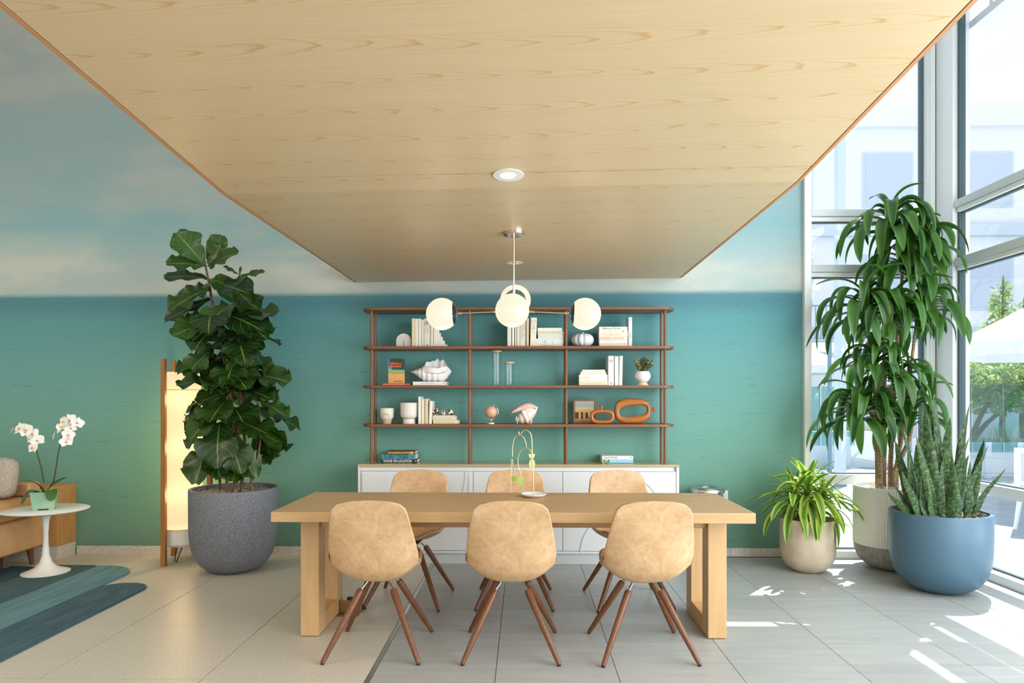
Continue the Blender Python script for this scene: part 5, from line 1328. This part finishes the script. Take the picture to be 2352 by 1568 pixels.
def snleaf(seed, bend, twist, wd):
    r_ = random.Random(seed); a0 = r_.uniform(0, 6)
    def fn(u, v):
        s_ = u*2-1; ww_ = wd*(.6+.4*math.sin(PI*min(.5, v*1.2)))*(1-v**2.4)**.8+.001; tw_ = twist*v
        cx = bend*v*v; x_ = cx+s_*ww_*math.cos(tw_); y_ = s_*ww_*math.sin(tw_)+.35*ww_*(s_*s_)*math.cos(tw_)+.01*math.sin(v*9+a0)
        return (x_, y_, v)
    return MB().grid(fn, 6, 16).mesh('leaf', M_SN, True, 85)
sns = [snleaf(i, b_, t_, w_) for i, (b_, t_, w_) in enumerate([(.02, .5, .041), (-.02, -.6, .044), (.05, .8, .038), (-.05, .3, .042), (.01, -1.0, .046), (.12, .4, .032)])]
def sp2(u, v, dy=0): return at(u, v, BYp+dy)-Vector((BXp, BYp-.02, 0))
tips = [(2140,905,.0),(2132,930,-.08),(2104,925,.02),(2163,918,-.05),(2178,958,-.1),(2090,960,0),(2075,985,-.05),(2062,1010,0),(2210,925,.05),(2218,985,.05),(2257,1008,0),(2236,1018,-.08),(2282,1065,-.02),(2192,1045,-.18),(2150,1060,-.2),(2120,1000,-.12),(2100,1020,-.1),
        (2060,1050,-.08),(2050,1110,-.1),(2041,1128,-.12),(2085,1050,-.15),(2140,1020,.1),(2170,990,.1),(2190,1000,0),(2200,1030,.08),(2155,975,.08),(2120,960,.1),(2240,1060,-.12),(2185,1115,-.25),(2095,1100,-.2),(2128,1090,-.24),(2075,1080,-.18),(2158,1035,-.1),(2205,1080,-.15),(2110,1060,-.1),(2145,990,-.02),(2080,1010,.06),(2228,1045,.1),(2170,1060,.0)]
for i, (u, v, dy) in enumerate(tips):
    e_ = sp2(u, v, dy); rr_ = Vector((e_.x, e_.y+.0, 0))
    b_ = Vector((max(-.22, min(.22, rr_.x*.62)), max(-.18, min(.18, dy*1.1)), .50)); d = e_-b_; L__ = d.length
    z_ = d.normalized(); nn = Vector((R.uniform(-.5, .5), -1, 0)); y_ = (nn-z_*nn.dot(z_)).normalized(); x_ = y_.cross(z_)
    o = link('leaf', sns[i % 6] if u != 2282 else sns[5], sn); m_ = Matrix((x_, -y_, z_)).transposed().to_4x4()
    if m_.determinant() < 0: m_ = Matrix((-x_, -y_, z_)).transposed().to_4x4()
    m_.translation = b_; wsc = min(1.0, .35+L__*.9); o.matrix_local = m_ @ Matrix.Diagonal((wsc, wsc, L__, 1))
# --- small lemon dracaena ---------------------------------------------------------
M_LEM = leafmat('lemon_leaf', (70,118,30), (104,150,40), (0,0,0), 0, 0, 0.35, (186,212,84), 0.38, light_=(218,230,160))
lems = [arc_leaf('leaf', M_LEM, d_, .25, .09, 12, t_) for d_, t_ in ((0.7, .2), (1.2, -.3), (1.5, .3), (1.8, -.1), (1.4, .6))]
LX, LY = X(1855, 5.52), 5.52
le = thing('lemon_dracaena', 'small yellow edged dracaena in cream stone planter', 'plant', (LX, LY, 0))
M_CREAM = mottled('cream_stoneware', (186,170,146), (208,194,172), 7, 0.7, .05)
part('cream_planter', MB().lathe([(0.0, 0.0), (0.095, 0.0), (0.125, 0.012), (0.17, 0.05), (0.198, 0.105), (0.208, 0.17), (0.209, 0.41), (0.206, 0.416), (0.190, 0.416), (0.187, 0.37), (0.0, 0.37)], 56), M_CREAM, le, angle=50)
moss(le, 0.185, 0.378, 160)
for (x_, y_) in ((0, 0), (-.05, .03), (.05, -.02)): part('stem', MB().tube([(x_, y_, .37), (x_*1.3, y_, .50), (x_*1.5, y_, .64)], .012, 8), M_CANE, le)
for hi, (hx, hy, hz, cnt) in enumerate(((0, 0, .66, 40), (-.10, .03, .58, 24), (.10, -.03, .57, 24))):
    for i in range(cnt):
        f = i/cnt; ga += 2.39996; el = 1.35-1.55*f+R.uniform(-.12, .12); rad = Vector((math.cos(ga), math.sin(ga), 0))
        d = rad*math.cos(el)+Vector((0, 0, math.sin(el))); L__ = R.uniform(.37, .49)*(.7+.3*min(1, 2*f))
        if rad.y > .4 and f > .3: L__ *= .9
        put('leaf', lems[(0 if f < .2 else (i % 5))], le, Vector((hx, hy, hz-.10*f)), d, Vector((0, 0, 1)), L__*R.uniform(.75, .95), L__)
# ------------------------------------------------------------------ OUTSIDE
pf_ = struct('patio_floor', MB().box(3.75, -6, -0.12, 30, 26, -0.02).box(-10, 6.2, -0.12, 3.75, 26, -0.02), mottled('patio_paving', (150,160,166), (168,178,184), 3, .8, 0, 3, 'World'))
# white building beyond the patio
M_WIN = plain('far_window', (196,208,222), 0.3); M_SHD = plain('far_band', (150,180,198), .7)
b1 = thing('patio_building', 'pale modern building closing the far side of the patio', 'building', (8, 24, 0))
part('wall', MB().box(-12, 0, 0, 22, 1, 11), M_EXT, b1)
part('parapet', MB().box(-12, -0.3, 10.6, 22, 0, 11.4), M_EXT, b1)
part('floor_band', MB().box(-12, -0.25, 3.3, 22, 0, 3.8), M_EXTB, b1)
part('floor_band', MB().box(-12, -0.25, 6.9, 22, 0, 7.3), M_EXTB, b1)
for i in range(9):
    for z0, z1 in ((0.9, 2.8), (4.4, 6.3), (7.9, 9.8)):
        fo = part('window', MB().box(-10+i*3.4, -0.06, z0, -8.3+i*3.4, 0.02, z1), M_EXTB, b1); part('window_glass', MB().box(-9.92+i*3.4, -0.08, z0+.08, -8.38+i*3.4, -0.061, z1-.08), M_WIN, fo)
b2 = thing('patio_building', 'white terrace wing with dark balcony rails behind the parasols', 'building', (3.2, 18.5, 0))
part('wall', MB().box(-6, 0, 0, 5.2, 4, 2.5), M_EXT, b2)
part('terrace_slab', MB().box(-6, -1.0, 2.5, 5.4, 4, 2.75), M_EXT, b2)
def bx(u, Y): return X(u, Y)
for (u0, u1, v0, lab, Y) in ((1920, 1939, 250, 'broad pale blue column outside the rear glazing', 11.0), (1902, 1909, 735, 'slim grey blue post outside beside the broad column', 13.0)):
    t = thing('column', lab, 'column', (X((u0+u1)/2, Y), Y, -0.02)); ww_ = (u1-u0)/2*Y/F
    part('shaft', MB().box(-ww_, -ww_, 0.06, ww_, ww_, min(Z(v0, Y, 1920), 7.2)), M_EXTB if u0 > 1910 else M_EXTG, t, .004)
    part('base_plate', MB().box(-ww_*1.15, -ww_*1.15, 0, ww_*1.15, ww_*1.15, 0.058), M_EXTG, t)
# balcony rail seen through the rear glazing
rl = thing('balcony_railing', 'dark slatted balcony railing high behind the parasols', 'railing', (X(1850, 17), 17.0, 2.75)); k2 = 17/F
part('deck', MB().box(-1.5, 0, -0.25, 3.2, 0.45, -0.02), M_EXT, rl)
part('top_rail', MB().box(-1.5, 0, 0.85, 3.2, 0.04, 0.89), M_EXTG, rl); part('bottom_rail', MB().box(-1.5, 0, 0.06, 3.2, 0.04, 0.09), M_EXTG, rl)
for i in range(36): part('bar', MB().box(-1.45+i*.13, 0.01, 0.09, -1.43+i*.13, 0.03, 0.85), M_EXTG, rl)
for x_ in (-1.4, 3.05): part('support_post', MB().box(x_, 0.3, -2.77, x_+.1, 0.4, -.25), M_EXT, rl)
# planter walls with glass guard
def planter_wall(label, x0, x1, Y, h, glass_u=()):
    t = thing('planter_wall', label, 'planter', (x0, Y, -0.02)); W_ = x1-x0
    part('wall_front', MB().box(0, 0, 0, W_, 0.15, h), M_EXT, t); part('wall_back', MB().box(0, 1.1, 0, W_, 1.25, h), M_EXT, t)
    for a in (0, W_-.15): part('wall_end', MB().box(a, .151, 0, a+.15, 1.099, h), M_EXT, t)
    part('soil', MB().box(.151, .151, 0, W_-.151, 1.099, h-.06), mottled('soil', (150,140,120), (190,180,150), 9, .9), t)
    return t
M_GRASS = plain('ornamental_grass', (170,190,150), .7)
def grass(label, x0, x1, Y, z, n, h):
    m = MB()
    for i in range(n):
        p = Vector((R.uniform(x0, x1), Y+R.uniform(-.25, .25), z)); d = Vector((R.uniform(-.5, .5), R.uniform(-.5, .5), 1))*h*R.uniform(.5, 1); s_ = Vector((.006, .006, 0)); q = p+d*.5
        m.add([p-s_, p+s_, q+s_*.7, q-s_*.7, p+d+Vector((d.x*.3, 0, -.04))], [(0,1,2,3), (3,2,4)])
    o = part('ornamental_grass', m, M_GRASS, smooth=False); return tag(o, label, 'grass', None, 'stuff')
planter_wall('low white planter wall behind the rear glazing', X(1860, 14), X(2085, 14), 14.0, 0.72)
grass('soft grasses growing in the planter behind the rear glazing', X(1865, 14.6), X(2080, 14.6), 14.55, .64, 500, .38)
planter_wall('low white planter wall outside the right glazing', X(2185, 12.4), X(2620, 12.4), 12.4, 0.60)
grass('spiky grasses growing in the planter outside the right glazing', X(2200, 13), X(2600, 13), 12.95, .52, 700, .55)
for (Y, us, lab) in ((13.8, (1845, 1885, 1925, 1965), 'frameless glass guard before the rear planter'), (12.2, (2160, 2233, 2306, 2379), 'frameless glass guard before the right planter')):
    t = thing('glass_guard', lab, 'railing', (X(us[0], Y), Y, -0.02))
    for a, b in zip(us[:-1], us[1:]):
        xa, xb = X(a, Y)-X(us[0], Y), X(b, Y)-X(us[0], Y)
        part('glass_panel', MB().box(xa+.02, 0, .45, xb-.02, .012, 1.62), MGUARD, t, smooth=False)
        part('panel_edge', MB().box(xb-.02, -.002, .45, xb-.012, .014, 1.62), M_EXTG, t)
        part('clamp', MB().box((xa+xb)/2-.05, -.02, 0, (xa+xb)/2+.05, .03, .62), M_EXTB, t)
# parasols
M_CANV = plain('white_canvas', (236,238,240), .8)
def parasol(label, x, y, z, r, h, yaw=0, n=8):
    t = thing('parasol', label, 'parasol', (x, y, -0.02), yaw)
    part('pole', MB().cone((0, 0, .1), (0, 0, z+h), .03, .03, 12), M_EXT, t); part('base', MB().box(-.35, -.35, 0, .35, .35, .099), M_EXTB, t)
    m = MB(); vs = [(0, 0, z+h)]+[(r*math.cos(2*PI*i/n), r*math.sin(2*PI*i/n), z) for i in range(n)]+[(r*.5*math.cos(2*PI*i/n), r*.5*math.sin(2*PI*i/n), z+h*.56) for i in range(n)]
    vs += [(r*math.cos(2*PI*i/n), r*math.sin(2*PI*i/n), z-.18) for i in range(n)]
    fs = [(0, 1+n+i, 1+n+(i+1) % n) for i in range(n)]+[(1+n+i, 1+i, 1+(i+1) % n, 1+n+(i+1) % n) for i in range(n)]+[(1+i, 1+2*n+i, 1+2*n+(i+1) % n, 1+(i+1) % n) for i in range(n)]
    m.add(vs, fs); cn = part('canopy', m, M_CANV, t, smooth=False); so = cn.modifiers.new('solid', 'SOLIDIFY'); so.thickness = .008
    for i in range(n):
        a = 2*PI*i/n; part('rib', MB().cone((0, 0, z+h*.5), (r*.96*math.cos(a), r*.96*math.sin(a), z+.02), .01, .01, 6), M_EXTB, t)
    part('finial', MB().sphere((0, 0, z+h+.04), .05, 10, 8), M_CANV, t)
parasol('large white parasol right outside the side glazing', 7.6, 9.3, 2.12, 1.75, .85, .2)
parasol('white parasol seen behind the rear glazing, left one', X(1852, 16), 16.0, 2.12, .86, .42, .3)
parasol('white parasol seen behind the rear glazing, right one', X(2062, 15.4), 15.4, 2.18, .92, .45, .1)
# patio chair and table
def patio_chair(label, x, y, yaw):
    t = thing('patio_chair', label, 'chair', (x, y, -0.02), yaw)
    part('seat', MB().box(-.26, -.26, .42, .26, .26, .47), M_EXT, t, .01)
    bkf = part('back_frame', MB().box(-.28, .24, .43, -.22, .30, .86).box(.22, .24, .43, .28, .30, .86).box(-.22, .24, .80, .22, .30, .86).box(-.22, .24, .47, .22, .30, .52), M_EXT, t, .005)
    part('back_mesh', MB().box(-.219, .262, .521, .219, .275, .799), M_EXTB, t)
    for sx in (-1, 1):
        for sy in (-1, 1): part('leg', MB().cone((sx*.27, sy*.27, 0), (sx*.22, sy*.22, .42), .018, .026, 10), M_EXT, t)
        part('armrest', MB().box(sx*.25-.03, -.24, .64, sx*.25+.03, .25, .67).box(sx*.25-.02, -.24, .47, sx*.25+.02, -.2, .64), M_EXT, t, .004)
    return t
patio_chair('white patio chair outside right glazing, back to the window', 5.55, 7.45, 2.5)
patio_chair('white patio chair farther out beyond the right glazing', 6.6, 8.6, -.6)
pt2 = thing('patio_table', 'round white patio table outside the right glazing', 'table', (6.3, 7.75, -0.02))
part('top', MB().lathe([(0, .70), (.42, .70), (.43, .715), (.42, .73), (0, .73)], 40), M_EXT, pt2); part('pedestal', MB().lathe([(0, 0), (.25, 0), (.25, .015), (.05, .04), (.035, .1), (.035, .66), (.08, .699), (0, .699)], 24), M_EXTB, pt2)
# trees and shrubs
def crown_(mb, c, rx, rz_, n, leaf, rr_):
    for i in range(n):
        d = Vector((rr_.gauss(0, 1), rr_.gauss(0, 1), rr_.gauss(0, 1))).normalized()*(rr_.random()**.45)
        p = Vector(c)+Vector((d.x*rx, d.y*rx, d.z*rz_)); a = Vector((rr_.uniform(-1, 1), rr_.uniform(-1, 1), rr_.uniform(-1, 1))).normalized(); b_ = a.cross(Vector((rr_.uniform(-1, 1), rr_.uniform(-1, 1), rr_.uniform(-1, 1)))).normalized()
        mb.add([p-a*leaf, p+b_*leaf*.45, p+a*leaf, p-b_*leaf*.45], [(0,1,2,3)])
def leafy(name, c1, c2):
    a = M(name, c1, .5); n_ = a.noise(a.coord('World'), 3.5, 3, .6); c_ = a.ramp(n_, [(.35, c1), (.65, c2)]); a.col(c_)
    td = a.n('BsdfTranslucent'); a.l(c_, td.inputs[0]); mx = a.n('MixShader'); mx.inputs[0].default_value = .35; out = a.t.nodes['Material Output']
    a.l(a.b.outputs[0], mx.inputs[1]); a.l(td.outputs[0], mx.inputs[2]); a.l(mx.outputs[0], out.inputs[0]); return a.m
M_TL = leafy('tree_leaves', (120,160,110), (180,196,110)); M_TB = plain('tree_bark', (130,120,110), .8)
def tree(label, x, y, trunk, blobs, seed, leaf=.07, mat=M_TL):
    rr_ = random.Random(seed); t = thing('patio_tree', label, 'tree', (x, y, 0.5))
    for P_ in trunk: part('branch', MB().tube(bez([Vector(p) for p in P_], 5), [.06-.045*i/(5*(len(P_)-1)) for i in range(5*(len(P_)-1)+1)], 8), M_TB, t)
    m = MB()
    for (c, rx, rz_, n) in blobs: crown_(m, c, rx, rz_, n, leaf, rr_)
    o = part('foliage', m, mat, t, smooth=False); o['kind'] = 'stuff'
tree('small leafy tree in the planter outside the right glazing', X(2225, 12.9), 12.9, [[(0, 0, 0), (.25, 0, .6), (.6, 0, 1.1)], [(0, 0, 0), (.5, .1, .5), (1.2, .1, .9)], [(-.3, 0, 0), (-.25, 0, .6), (-.1, 0, 1.2)]],
     [((0, 0, 1.25), .6, .4, 900), ((.9, 0, 1.3), .7, .45, 1100), ((.4, 0, .85), .7, .3, 500), ((1.6, .2, 1.0), .5, .4, 500)], 3)
tree('tall thin tree rising behind the large parasol', X(2302, 14.5), 14.5, [[(0, 0, 0), (0, 0, 1.6), (.02, 0, 3.4)], [(.55, .2, 0), (.55, .2, 1.5), (.6, .2, 3.0)]],
     [((0, 0, 2.3), .26, 1.15, 420), ((.58, .2, 2.0), .26, 1.0, 420), ((.35, 0, 1.3), .55, .5, 600)], 4, .08)
tree('round pale green shrub behind the parasol edge', X(2215, 14.8), 14.8, [[(0, 0, 0), (0, 0, .8), (.05, 0, 1.6)]], [((0, 0, 1.7), .5, .5, 700), ((.55, 0, 1.9), .35, .6, 500)], 5, .07, leafy('shrub_leaves', (150,180,100), (206,206,120)))
